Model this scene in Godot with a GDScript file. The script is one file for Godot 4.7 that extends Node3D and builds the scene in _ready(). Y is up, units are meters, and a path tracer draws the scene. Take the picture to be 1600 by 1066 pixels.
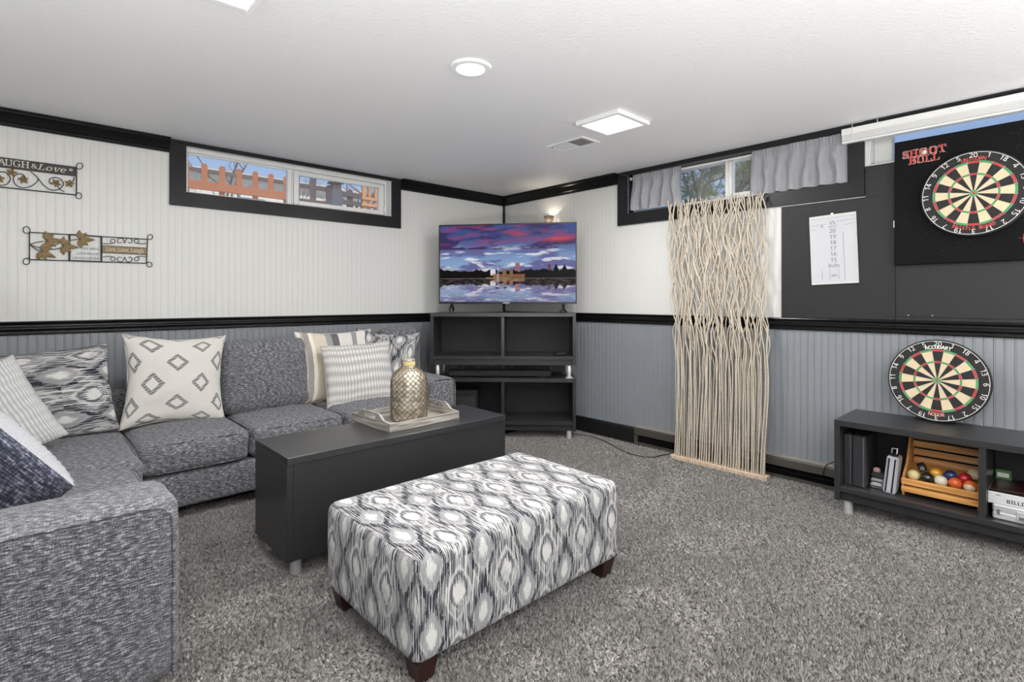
extends Node3D

# Room axes: the far corner of the room stands at the origin; wall_back is the plane z = 0 (room at z > 0), wall_right the plane x = 0 (room at x < 0).
const CEIL := 2.29
var taken := {}
var M := {}
var rng := RandomNumberGenerator.new()


func _ready():
	set_view_and_light()
	make_materials()
	build_shell()
	build_windows()
	build_outdoors()
	build_ceiling_fittings()
	build_sofa()
	build_pillows()
	build_benches()
	build_television()
	build_ottoman()
	build_tray_and_jar()
	build_macrame()
	build_dart_corner()
	build_bench_contents()
	build_wall_signs()
	build_heater_and_cords()
	build_added_uplighters()
	build_carpet()


func set_view_and_light():
	var cam := Camera3D.new()
	cam.name = "camera"
	cam.projection = Camera3D.PROJECTION_FRUSTUM
	cam.near = 0.05
	cam.far = 200.0
	cam.size = 1066.0 / 828.0 * cam.near
	cam.frustum_offset = Vector2(0.0, -65.0 / 828.0 * cam.near)
	cam.position = Vector3(-3.792, 1.205, 4.203)
	cam.rotation.y = -deg_to_rad(42.921)
	add_child(cam)
	cam.current = true
	var we := WorldEnvironment.new()
	we.name = "environment"
	var e := Environment.new()
	var sky := Sky.new()
	var sm := ProceduralSkyMaterial.new()
	sm.sky_top_color = Color(0.52, 0.70, 0.95)
	sm.sky_horizon_color = Color(0.80, 0.88, 0.97)
	sm.sky_curve = 0.16
	sm.ground_bottom_color = Color(0.45, 0.44, 0.42)
	sm.ground_horizon_color = Color(0.62, 0.62, 0.62)
	sm.sky_energy_multiplier = 1.0
	sky.sky_material = sm
	e.background_mode = Environment.BG_SKY
	e.sky = sky
	e.background_energy_multiplier = 1.35
	e.tonemap_mode = Environment.TONE_MAPPER_LINEAR
	e.tonemap_exposure = 0.63
	e.sdfgi_enabled = true
	e.ssao_enabled = true
	e.ssil_enabled = true
	we.environment = e
	add_child(we)
	var sun := DirectionalLight3D.new()
	sun.name = "sun"
	sun.light_energy = 1.7
	sun.light_color = Color(1.0, 0.95, 0.86)
	sun.light_angular_distance = 0.6
	sun.shadow_enabled = true
	sun.sky_mode = DirectionalLight3D.SKY_MODE_LIGHT_ONLY
	add_child(sun)
	sun.look_at_from_position(Vector3.ZERO, Vector3(0.30, -0.62, -0.72), Vector3.UP)


# ---------------------------------------------------------------- helpers
func numbered(n: String) -> String:
	if not taken.has(n):
		taken[n] = 0
		return n
	taken[n] += 1
	return "%s_%03d" % [n, taken[n]]


func mb() -> SurfaceTool:
	var st := SurfaceTool.new()
	st.begin(Mesh.PRIMITIVE_TRIANGLES)
	st.set_smooth_group(-1)
	return st


func done(st: SurfaceTool) -> ArrayMesh:
	st.generate_normals()
	return st.commit()


func obj(called: String, what, m: Material, parent: Node = null) -> MeshInstance3D:
	var o := MeshInstance3D.new()
	o.mesh = done(what) if what is SurfaceTool else what
	o.material_override = m
	o.name = called if parent else numbered(called)
	(parent if parent else self).add_child(o, true)
	return o


func tag(o: Node, label: String, category: String, group := "", kind := "") -> Node:
	if label: o.set_meta("label", label)
	if category: o.set_meta("category", category)
	if group: o.set_meta("group", group)
	if kind: o.set_meta("kind", kind)
	return o


func thing(called: String, at: Vector3, turn: float, label: String, category: String, group := "") -> Node3D:
	var o := Node3D.new()
	o.name = numbered(called)
	add_child(o)
	o.position = at
	o.rotation.y = turn
	tag(o, label, category, group)
	return o


func structure(called: String, label := "", category := "") -> Node3D:
	var o := Node3D.new()
	o.name = called
	add_child(o)
	tag(o, label, category, "", "structure")
	return o


func holder(called: String, parent: Node, at := Vector3.ZERO) -> Node3D:
	var o := Node3D.new()
	o.name = called
	parent.add_child(o, true)
	o.position = at
	return o


func tri(st: SurfaceTool, a: Vector3, b: Vector3, c: Vector3):
	st.add_vertex(a)
	st.add_vertex(c)
	st.add_vertex(b)


func quad(st: SurfaceTool, a: Vector3, b: Vector3, c: Vector3, d: Vector3):
	tri(st, a, b, c)
	tri(st, a, c, d)


# a flat face of a convex body, turned outwards from its centre
func face(st: SurfaceTool, p: Array, centre: Vector3):
	var n: Vector3 = (p[1] - p[0]).cross(p[2] - p[0])
	var mid := Vector3.ZERO
	for v in p: mid += v
	mid /= p.size()
	if n.dot(mid - centre) < 0.0:
		p.reverse()
	for i in range(1, p.size() - 1):
		tri(st, p[0], p[i], p[i + 1])


func box(st: SurfaceTool, c: Vector3, s: Vector3, ch := 0.0, xf := Transform3D()):
	var h := s / 2.0
	var cc := xf * c
	var pt := func(sx, sy, sz, k):
		var v := Vector3(sx * (h.x - (0.0 if k == 0 else ch)), sy * (h.y - (0.0 if k == 1 else ch)), sz * (h.z - (0.0 if k == 2 else ch)))
		return xf * (c + v)
	st.set_smooth_group(-1)
	for a in [-1, 1]:
		face(st, [pt.call(a, -1, -1, 0), pt.call(a, 1, -1, 0), pt.call(a, 1, 1, 0), pt.call(a, -1, 1, 0)], cc)
		face(st, [pt.call(-1, a, -1, 1), pt.call(1, a, -1, 1), pt.call(1, a, 1, 1), pt.call(-1, a, 1, 1)], cc)
		face(st, [pt.call(-1, -1, a, 2), pt.call(1, -1, a, 2), pt.call(1, 1, a, 2), pt.call(-1, 1, a, 2)], cc)
	if ch > 0.0:
		for a in [-1, 1]:
			for b in [-1, 1]:
				face(st, [pt.call(-1, a, b, 1), pt.call(1, a, b, 1), pt.call(1, a, b, 2), pt.call(-1, a, b, 2)], cc)
				face(st, [pt.call(a, -1, b, 0), pt.call(a, 1, b, 0), pt.call(a, 1, b, 2), pt.call(a, -1, b, 2)], cc)
				face(st, [pt.call(a, b, -1, 0), pt.call(a, b, 1, 0), pt.call(a, b, 1, 1), pt.call(a, b, -1, 1)], cc)
				for d in [-1, 1]:
					face(st, [pt.call(a, b, d, 0), pt.call(a, b, d, 1), pt.call(a, b, d, 2)], cc)


# box between two corners
func slab(st: SurfaceTool, a: Vector3, b: Vector3, ch := 0.0, xf := Transform3D()):
	box(st, (a + b) / 2.0, (b - a).abs(), ch, xf)


func boxobj(called: String, a: Vector3, b: Vector3, ch: float, m: Material, parent: Node = null) -> MeshInstance3D:
	var st := mb()
	slab(st, a, b, ch)
	return obj(called, st, m, parent)


# rounded, stuffed box: edge radius r, n cells a side, puff pushes the faces out in their middles
func soft(st: SurfaceTool, c: Vector3, s: Vector3, r: float, n: int, puff: Vector3, wrinkle := 0.0, seed_ := 1):
	var noise := FastNoiseLite.new()
	noise.seed = seed_
	noise.frequency = 7.0
	var lines := func(size: float) -> Array:
		var out := []
		var h: float = size / 2.0
		for k in 4: out.append(-h + r * (1.0 - cos(PI / 2.0 * k / 4.0)))
		for k in n + 1: out.append(lerpf(-h + r, h - r, float(k) / n))
		for k in range(3, -1, -1): out.append(h - r * (1.0 - cos(PI / 2.0 * k / 4.0)))
		return out
	var h := s / 2.0
	var inner := h - Vector3(r, r, r)
	var at := func(p: Vector3) -> Vector3:
		var q := p.clamp(-inner, inner)
		var d := p - q
		var v := q + d.normalized() * r
		var u := Vector3(v.x / h.x, v.y / h.y, v.z / h.z)
		var bulge := Vector3(puff.x * u.x * (1 - u.y * u.y) * (1 - u.z * u.z), puff.y * u.y * (1 - u.x * u.x) * (1 - u.z * u.z), puff.z * u.z * (1 - u.x * u.x) * (1 - u.y * u.y))
		v += bulge
		if wrinkle > 0.0:
			v += d.normalized() * wrinkle * noise.get_noise_3d(v.x + c.x, v.y + c.y, v.z + c.z)
		return c + v
	st.set_smooth_group(0)
	for ax in 3:
		var b := (ax + 1) % 3
		var d := (ax + 2) % 3
		var lb: Array = lines.call(s[b])
		var ld: Array = lines.call(s[d])
		for sg in [-1, 1]:
			var grid := []
			for i in lb.size():
				var row := []
				for j in ld.size():
					var p := Vector3.ZERO
					p[ax] = sg * h[ax]
					p[b] = lb[i]
					p[d] = ld[j]
					row.append(at.call(p))
				grid.append(row)
			for i in lb.size() - 1:
				for j in ld.size() - 1:
					if sg > 0: quad(st, grid[i][j], grid[i + 1][j], grid[i + 1][j + 1], grid[i][j + 1])
					else: quad(st, grid[i][j], grid[i][j + 1], grid[i + 1][j + 1], grid[i + 1][j])


func tube(st: SurfaceTool, pts: Array, r, sides := 6, closed := false, caps := true):
	var n := pts.size()
	var rings := []
	var nrm := Vector3.ZERO
	for i in n:
		var a: Vector3 = pts[(i - 1 + n) % n] if (i > 0 or closed) else pts[i]
		var b: Vector3 = pts[(i + 1) % n] if (i < n - 1 or closed) else pts[i]
		var t := (b - a).normalized()
		if nrm == Vector3.ZERO:
			nrm = t.cross(Vector3.UP if absf(t.y) < 0.9 else Vector3.RIGHT).normalized()
		nrm = (nrm - t * nrm.dot(t)).normalized()
		var bi := t.cross(nrm)
		var rr: float = r[i] if r is Array else r
		var ring := []
		for k in sides:
			var an := TAU * k / sides
			ring.append(pts[i] + (nrm * cos(an) + bi * sin(an)) * rr)
		rings.append(ring)
	st.set_smooth_group(0)
	for i in (n if closed else n - 1):
		var p: Array = rings[i]
		var q: Array = rings[(i + 1) % n]
		for k in sides:
			var l := (k + 1) % sides
			quad(st, p[k], p[l], q[l], q[k])
	if caps and not closed:
		st.set_smooth_group(-1)
		for k in range(1, sides - 1):
			tri(st, rings[0][0], rings[0][k + 1], rings[0][k])
			tri(st, rings[n - 1][0], rings[n - 1][k], rings[n - 1][k + 1])


func lathe(st: SurfaceTool, prof: Array, segs: int, xf := Transform3D(), smooth := true):
	var group := 0
	for i in prof.size() - 1:
		var a: Vector2 = prof[i]
		var b: Vector2 = prof[i + 1]
		if i > 0 and absf((b - a).angle_to(a - prof[i - 1])) > 0.6: group += 1
		st.set_smooth_group(group if smooth else -1)
		for k in segs:
			var t := TAU * k / segs
			var u := TAU * (k + 1) / segs
			var p0 := xf * Vector3(a.x * cos(t), a.y, a.x * sin(t))
			var p1 := xf * Vector3(a.x * cos(u), a.y, a.x * sin(u))
			var q0 := xf * Vector3(b.x * cos(t), b.y, b.x * sin(t))
			var q1 := xf * Vector3(b.x * cos(u), b.y, b.x * sin(u))
			if a.x > 1e-6: tri(st, p0, q1, p1)
			if b.x > 1e-6: tri(st, p0, q0, q1)


func cyl(st: SurfaceTool, a: Vector3, b: Vector3, r: float, sides := 16):
	tube(st, [a, b], r, sides)


# outline in the xy plane pushed along +z by depth
func extrude(st: SurfaceTool, poly: PackedVector2Array, depth: float, xf := Transform3D(), smooth_side := false):
	if Geometry2D.is_polygon_clockwise(poly):
		poly.reverse()
	var idx := Geometry2D.triangulate_polygon(poly)
	st.set_smooth_group(-1)
	var P := func(i, z): return xf * Vector3(poly[i].x, poly[i].y, z)
	for k in range(0, idx.size(), 3):
		var a := idx[k]
		var b := idx[k + 1]
		var c := idx[k + 2]
		if (poly[b] - poly[a]).cross(poly[c] - poly[a]) < 0.0:
			var t := b
			b = c
			c = t
		tri(st, P.call(a, depth), P.call(b, depth), P.call(c, depth))
		tri(st, P.call(a, 0.0), P.call(c, 0.0), P.call(b, 0.0))
	st.set_smooth_group(1 if smooth_side else -1)
	for i in poly.size():
		var j := (i + 1) % poly.size()
		quad(st, P.call(i, 0.0), P.call(j, 0.0), P.call(j, depth), P.call(i, depth))


func text(called: String, words: String, high: float, m: Material, parent: Node, at: Vector3, font := "Droid Sans", thick := 0.0008, bold := false) -> MeshInstance3D:
	var tm := TextMesh.new()
	var f := SystemFont.new()
	f.font_names = PackedStringArray([font])
	if bold: f.font_weight = 700
	tm.font = f
	tm.text = words
	tm.font_size = 48
	tm.pixel_size = high / 34.0
	tm.depth = thick
	tm.curve_step = 2.0
	var o := obj(called, tm, m, parent)
	o.position = at
	return o


# stuffed square cushion in the xy plane with pinched sides; uv 0..1 on both faces
func pillow(w: float, h: float, t: float, n := 26, pinch := 0.07, seed_ := 3, wrinkle := 0.012, sideways := false) -> ArrayMesh:
	var st := SurfaceTool.new()
	st.begin(Mesh.PRIMITIVE_TRIANGLES)
	st.set_smooth_group(0)
	var noise := FastNoiseLite.new()
	noise.seed = seed_
	noise.frequency = 4.0
	var at := func(i: int, j: int, sg: int) -> Vector3:
		var u := sin(PI / 2.0 * (2.0 * i / n - 1.0))
		var v := sin(PI / 2.0 * (2.0 * j / n - 1.0))
		var k := pow(maxf(0.0, (1.0 - u * u) * (1.0 - v * v)), 0.42)
		var x := w / 2.0 * u * (1.0 - pinch * (1.0 - v * v))
		var y := h / 2.0 * v * (1.0 - pinch * (1.0 - u * u))
		x += wrinkle * 0.8 * noise.get_noise_2d(v * 0.5 + 7.0, 3.0) * absf(u)
		y += wrinkle * 0.8 * noise.get_noise_2d(u * 0.5 + 2.0, 9.0) * absf(v)
		var z: float = sg * k * t / 2.0
		z += wrinkle * sqrt(k) * noise.get_noise_3d(u * 0.45, v * 0.45, sg * 2.0)
		return Vector3(x, y, z)
	for sg in [-1, 1]:
		for i in n:
			for j in n:
				var q := [[i, j], [i + 1, j], [i + 1, j + 1], [i, j + 1]]
				var order := [0, 2, 1, 0, 3, 2] if sg > 0 else [0, 1, 2, 0, 2, 3]
				for o in order:
					var c: Array = q[o]
					st.set_uv(Vector2(float(c[1]) / n, float(c[0]) / n) if sideways else Vector2(float(c[0]) / n, 1.0 - float(c[1]) / n))
					st.add_vertex(at.call(c[0], c[1], sg))
	st.generate_normals()
	return st.commit()


# ---------------------------------------------------------------- materials
func mat(key: String, c: Color, rough := 0.6, metal := 0.0) -> StandardMaterial3D:
	var m := StandardMaterial3D.new()
	m.resource_name = key
	m.albedo_color = c
	m.roughness = rough
	m.metallic = metal
	M[key] = m
	return m


func c8(r: int, g: int, b: int) -> Color:
	return Color(r / 255.0, g / 255.0, b / 255.0)


func noise_image(w: int, h: int, freq: float, seed_: int, to_w: int, to_h: int, octaves := 3) -> Image:
	var n := FastNoiseLite.new()
	n.seed = seed_
	n.frequency = freq
	n.fractal_octaves = octaves
	var im := n.get_seamless_image(w, h)
	im.convert(Image.FORMAT_RGBA8)
	im.resize(to_w, to_h, Image.INTERPOLATE_CUBIC)
	return im


func grain_texture(base: Color, dark: Color, w: int, h: int, freq: float, seed_: int, size := 512, contrast := 1.6) -> ImageTexture:
	var a := noise_image(w, h, freq, seed_, size, size)
	var da := a.get_data()
	var out := PackedByteArray()
	out.resize(size * size * 4)
	for i in size * size:
		var t := clampf((da[i * 4] / 255.0 - 0.5) * contrast + 0.5, 0.0, 1.0)
		var c := dark.lerp(base, t)
		out[i * 4] = int(c.r * 255)
		out[i * 4 + 1] = int(c.g * 255)
		out[i * 4 + 2] = int(c.b * 255)
		out[i * 4 + 3] = 255
	return ImageTexture.create_from_image(Image.create_from_data(size, size, false, Image.FORMAT_RGBA8, out))


func cross_weave(dark: Color, mid: Color, light: Color, seed_: int, across := 0.62) -> Array:
	var size := 512
	var a := noise_image(96, 512, 0.10, seed_, size, size).get_data()
	var b := noise_image(512, 128, 0.13, seed_ + 5, size, size).get_data()
	var f := noise_image(512, 512, 0.02, seed_ + 9, size, size).get_data()
	var out := PackedByteArray()
	var bump := PackedByteArray()
	out.resize(size * size * 4)
	bump.resize(size * size * 4)
	for i in size * size:
		var t: float = across * a[i * 4] / 255.0 + (1.0 - across) * b[i * 4] / 255.0
		t = (t - 0.5) * 1.9 + 0.5 + (f[i * 4] / 255.0 - 0.5) * 0.35
		t = clampf(t, 0.0, 1.0)
		var c := dark.lerp(mid, t * 2.0) if t < 0.5 else mid.lerp(light, t * 2.0 - 1.0)
		out[i * 4] = int(c.r * 255)
		out[i * 4 + 1] = int(c.g * 255)
		out[i * 4 + 2] = int(c.b * 255)
		out[i * 4 + 3] = 255
		for k in 3: bump[i * 4 + k] = int(t * 255)
		bump[i * 4 + 3] = 255
	return [ImageTexture.create_from_image(Image.create_from_data(size, size, false, Image.FORMAT_RGBA8, out)), ImageTexture.create_from_image(Image.create_from_data(size, size, false, Image.FORMAT_RGBA8, bump))]


func cloth(key: String, tex: Array, scale: float, bump := 0.3, tri_planar := true) -> StandardMaterial3D:
	var m := mat(key, Color.WHITE, 0.95)
	m.metallic_specular = 0.2
	m.albedo_texture = tex[0]
	if tex.size() > 1:
		m.heightmap_enabled = true
		m.heightmap_texture = tex[1]
		m.heightmap_scale = bump
	m.uv1_triplanar = tri_planar
	m.uv1_scale = Vector3(scale, scale, scale)
	m.rim_enabled = true
	m.rim = 0.25
	return m


func picture(w: int, h: int, fn: Callable) -> ImageTexture:
	var out := PackedByteArray()
	out.resize(w * h * 4)
	var k := 0
	for y in h:
		for x in w:
			var c: Color = fn.call(x, y)
			out[k] = int(clampf(c.r, 0, 1) * 255)
			out[k + 1] = int(clampf(c.g, 0, 1) * 255)
			out[k + 2] = int(clampf(c.b, 0, 1) * 255)
			out[k + 3] = 255
			k += 4
	return ImageTexture.create_from_image(Image.create_from_data(w, h, false, Image.FORMAT_RGBA8, out))


# woven ogee ikat, two repeats a side; streaks run along v
func ikat_texture() -> ImageTexture:
	var size := 768
	var col := noise_image(384, 10, 0.30, 21, size, size, 2).get_data()
	var wob := noise_image(96, 96, 0.06, 22, size, size, 3).get_data()
	var white := c8(196, 195, 192)
	var grey := c8(120, 120, 123)
	var dark := c8(60, 61, 68)
	var navy := c8(40, 42, 52)
	return picture(size, size, func(px, py):
		var i: int = (py * size + px) * 4
		var s: float = clampf((col[i] / 255.0 - 0.5) * 2.4 + 0.5, 0.0, 1.0)
		var w: float = wob[i] / 255.0 - 0.5
		var u := fposmod(2.0 * px / size, 1.0)
		var v := fposmod(2.0 * py / size + (s - 0.5) * 0.11 + w * 0.06, 1.0)
		var dx := absf(u - 0.5 + w * 0.03) / 0.36
		var dy := absf(v - 0.5) / 0.50
		var e := pow(pow(dx, 1.8) + pow(dy, 1.8), 1.0 / 1.8)
		var ax := absf(u - roundf(u)) / 0.23
		var ay := absf(v - roundf(v)) / 0.34
		var d := pow(pow(ax, 1.6) + pow(ay, 1.6), 1.0 / 1.6)
		# q runs from 0 in the heart of a figure to 1 on the ogee line that parts it from its neighbours
		var q := 2.0 * minf(e, d) / (e + d)
		if q > 0.865 and s < 0.84: return navy.lerp(dark, s)
		if e < d:
			if q < 0.26: return white.lerp(grey, maxf(0.0, w) * 0.8)
			if q < 0.36: return dark.lerp(grey, s)
			if q < 0.48: return grey.lerp(white, smoothstep(0.4, 0.6, s)) if s > 0.32 else dark
			if q < 0.56: return white.lerp(grey, (1.0 - s) * 0.6)
			if q < 0.84: return dark.lerp(white, smoothstep(0.40, 0.78, s))
			return white.lerp(grey, 1.0 - s)
		if q < 0.46: return white
		if q < 0.82: return grey.lerp(white, 0.05 + 0.40 * s)
		return white.lerp(grey, 1.0 - s))


func make_materials():
	var m: StandardMaterial3D
	m = mat("white_plank_paint", c8(211, 211, 208), 0.38)
	m = mat("grey_plank_paint", c8(128, 132, 137), 0.42)
	m = mat("plain_wall_paint", c8(222, 222, 220), 0.6)
	m = mat("black_trim_paint", c8(20, 20, 21), 0.26)
	m.metallic_specular = 0.35
	m = mat("black_casing_paint", c8(34, 34, 36), 0.34)
	m.metallic_specular = 0.3
	m = mat("panel_paint", c8(44, 44, 46), 0.45)
	m.metallic_specular = 0.3
	m.heightmap_enabled = true
	m.heightmap_texture = ImageTexture.create_from_image(noise_image(256, 256, 0.08, 61, 256, 256))
	m.heightmap_scale = 0.08
	m.uv1_triplanar = true
	m.uv1_scale = Vector3(3, 3, 3)
	m = mat("ceiling_paint", c8(240, 240, 241), 0.5)
	m.heightmap_enabled = true
	m.heightmap_texture = ImageTexture.create_from_image(noise_image(512, 512, 0.06, 62, 512, 512, 4))
	m.heightmap_scale = 0.13
	m.uv1_triplanar = true
	m.uv1_world_triplanar = true
	m.uv1_scale = Vector3(1.4, 1.4, 1.4)
	mat("vinyl_white", c8(228, 228, 226), 0.35)
	m = mat("glass_pane", Color(1, 1, 1, 0.06), 0.02)
	m.transparency = BaseMaterial3D.TRANSPARENCY_ALPHA
	mat("laminate", c8(42, 42, 44), 0.32).metallic_specular = 0.5
	mat("laminate_inside", c8(46, 46, 48), 0.45).metallic_specular = 0.3
	mat("chrome", c8(214, 214, 216), 0.38, 0.55)
	mat("steel", c8(190, 190, 194), 0.35, 1.0)
	mat("black_plastic", c8(18, 18, 19), 0.35)
	mat("black_metal", c8(30, 27, 26), 0.5)
	mat("fixture_white", c8(238, 238, 238), 0.45)
	mat("foot_wood", c8(46, 28, 23), 0.4)
	mat("heater_paint", c8(66, 63, 58), 0.45)
	mat("fin_black", c8(12, 12, 12), 0.6)
	m = cloth("sofa_cloth", cross_weave(c8(58, 58, 61), c8(98, 99, 103), c8(174, 175, 180), 31, 0.68), 3.3, 0.3)
	m = cloth("navy_cloth", cross_weave(c8(44, 46, 58), c8(66, 69, 82), c8(150, 152, 162), 37, 0.55), 1.0, 0.2, false)
	M["ikat"] = mat("ikat", Color.WHITE, 0.95)
	M["ikat"].metallic_specular = 0.2
	M["ikat"].albedo_texture = ikat_texture()
	M["ikat"].rim_enabled = true
	M["ikat"].rim = 0.2
	var p: StandardMaterial3D = M["ikat"].duplicate()
	p.resource_name = "ikat_pillow"
	p.uv1_scale = Vector3(1.45, 1.42, 1)
	p.uv1_offset = Vector3(0.1, 0.2, 0)
	M["ikat_pillow"] = p
	m = mat("crate_wood", Color.WHITE, 0.5)
	m.albedo_texture = grain_texture(c8(214, 160, 92), c8(176, 118, 58), 24, 512, 0.04, 71)
	m.uv1_triplanar = true
	m.uv1_scale = Vector3(2, 2, 2)
	m = mat("tray_wood", Color.WHITE, 0.7)
	m.albedo_texture = grain_texture(c8(170, 165, 157), c8(116, 111, 105), 24, 512, 0.05, 72)
	m.uv1_triplanar = true
	m.uv1_scale = Vector3(2.5, 2.5, 2.5)
	m = mat("base_wood", Color.WHITE, 0.65)
	m.albedo_texture = grain_texture(c8(206, 186, 164), c8(170, 146, 122), 512, 24, 0.05, 73)
	m.uv1_triplanar = true
	m.uv1_scale = Vector3(2.5, 2.5, 2.5)
	m = mat("rope", Color.WHITE, 0.9)
	m.albedo_texture = grain_texture(c8(210, 201, 187), c8(174, 162, 146), 128, 128, 0.1, 74, 256)
	m.uv1_triplanar = true
	m.uv1_scale = Vector3(9, 9, 9)
	m.metallic_specular = 0.2
	m = mat("curtain", Color.WHITE, 0.95)
	m.albedo_texture = grain_texture(c8(160, 160, 163), c8(132, 132, 136), 256, 256, 0.2, 75, 256, 1.2)
	m.uv1_triplanar = true
	m.uv1_scale = Vector3(5, 5, 5)
	m.metallic_specular = 0.15
	m.backlight_enabled = true
	m.backlight = Color(0.12, 0.12, 0.12)
	mat("brass_leaf", c8(112, 90, 54), 0.5, 0.25)
	mat("cream_paint", c8(214, 206, 190), 0.6)
	mat("plaque_gold", c8(132, 112, 78), 0.6)
	mat("ink", c8(40, 40, 46), 0.7)
	mat("grey_ink", c8(92, 92, 98), 0.7)
	mat("white_print", c8(232, 230, 226), 0.5)
	mat("red_print", c8(178, 62, 58), 0.55)
	mat("fence_wood", c8(172, 98, 50), 0.8)
	mat("fence_wood_dark", c8(86, 72, 74), 0.8)  # also carries the shade on the further fence
	mat("lattice_wood", c8(214, 150, 92), 0.8)


# ---------------------------------------------------------------- the room
# one beaded board of unit height, front face towards +z at z = 0, foot at y = 0
func bead_mesh(w: float, d: float) -> ArrayMesh:
	var st := mb()
	var g := 0.00015
	var prof := PackedVector2Array([Vector2(g, -0.008), Vector2(w - g, -0.008), Vector2(w - g, -d), Vector2(w - g - d, 0), Vector2(w * 0.24, 0), Vector2(w * 0.21, -d * 0.6), Vector2(w * 0.18, 0), Vector2(g + d, 0), Vector2(g, -d)])
	extrude(st, prof, 1.0, Transform3D(Basis(Vector3(1, 0, 0), Vector3(0, 0, 1), Vector3(0, 1, 0)), Vector3.ZERO))
	return done(st)


func run_of_planks(wall: Node3D, mesh: ArrayMesh, m: Material, along: Callable, from: float, to: float, w: float, spans: Callable):
	var t := from
	while t < to - 0.001:
		for s in spans.call(t + w / 2.0):
			var o := obj("plank", mesh, m, wall)
			o.transform = along.call(t) * Transform3D(Basis.from_scale(Vector3(1, s[1] - s[0], 1)), Vector3(0, s[0], 0))
		t += w


func profile_run(called: String, prof: Array, a: Vector3, b: Vector3, inward: Vector3, m: Material, label: String, cut_a := 0.0, cut_b := 0.0, parent: Node = null) -> MeshInstance3D:
	# prof: (out from the wall, up); cut_*: mitre, how far that end runs back per metre of projection
	var st := mb()
	var dir := (b - a).normalized()
	var pa := []
	var pb := []
	for p in prof:
		pa.append(a + inward * p.x + Vector3.UP * p.y + dir * (cut_a * p.x))
		pb.append(b + inward * p.x + Vector3.UP * p.y - dir * (cut_b * p.x))
	var mid := (a + b) / 2.0
	var n := prof.size()
	var flip := dir.cross(inward).y > 0.0
	for i in n:
		var j := (i + 1) % n
		if flip: quad(st, pa[i], pb[i], pb[j], pa[j])
		else: quad(st, pa[i], pa[j], pb[j], pb[i])
	var poly := PackedVector2Array()
	for p in prof: poly.append(p)
	var idx := Geometry2D.triangulate_polygon(poly)
	for k in range(0, idx.size(), 3):
		tri(st, pa[idx[k]], pa[idx[k + 1]], pa[idx[k + 2]])
		tri(st, pb[idx[k]], pb[idx[k + 2]], pb[idx[k + 1]])
	var o := obj(called, st, m, parent)
	if parent == null: tag(o, label, "trim", "", "structure")
	return o


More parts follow.
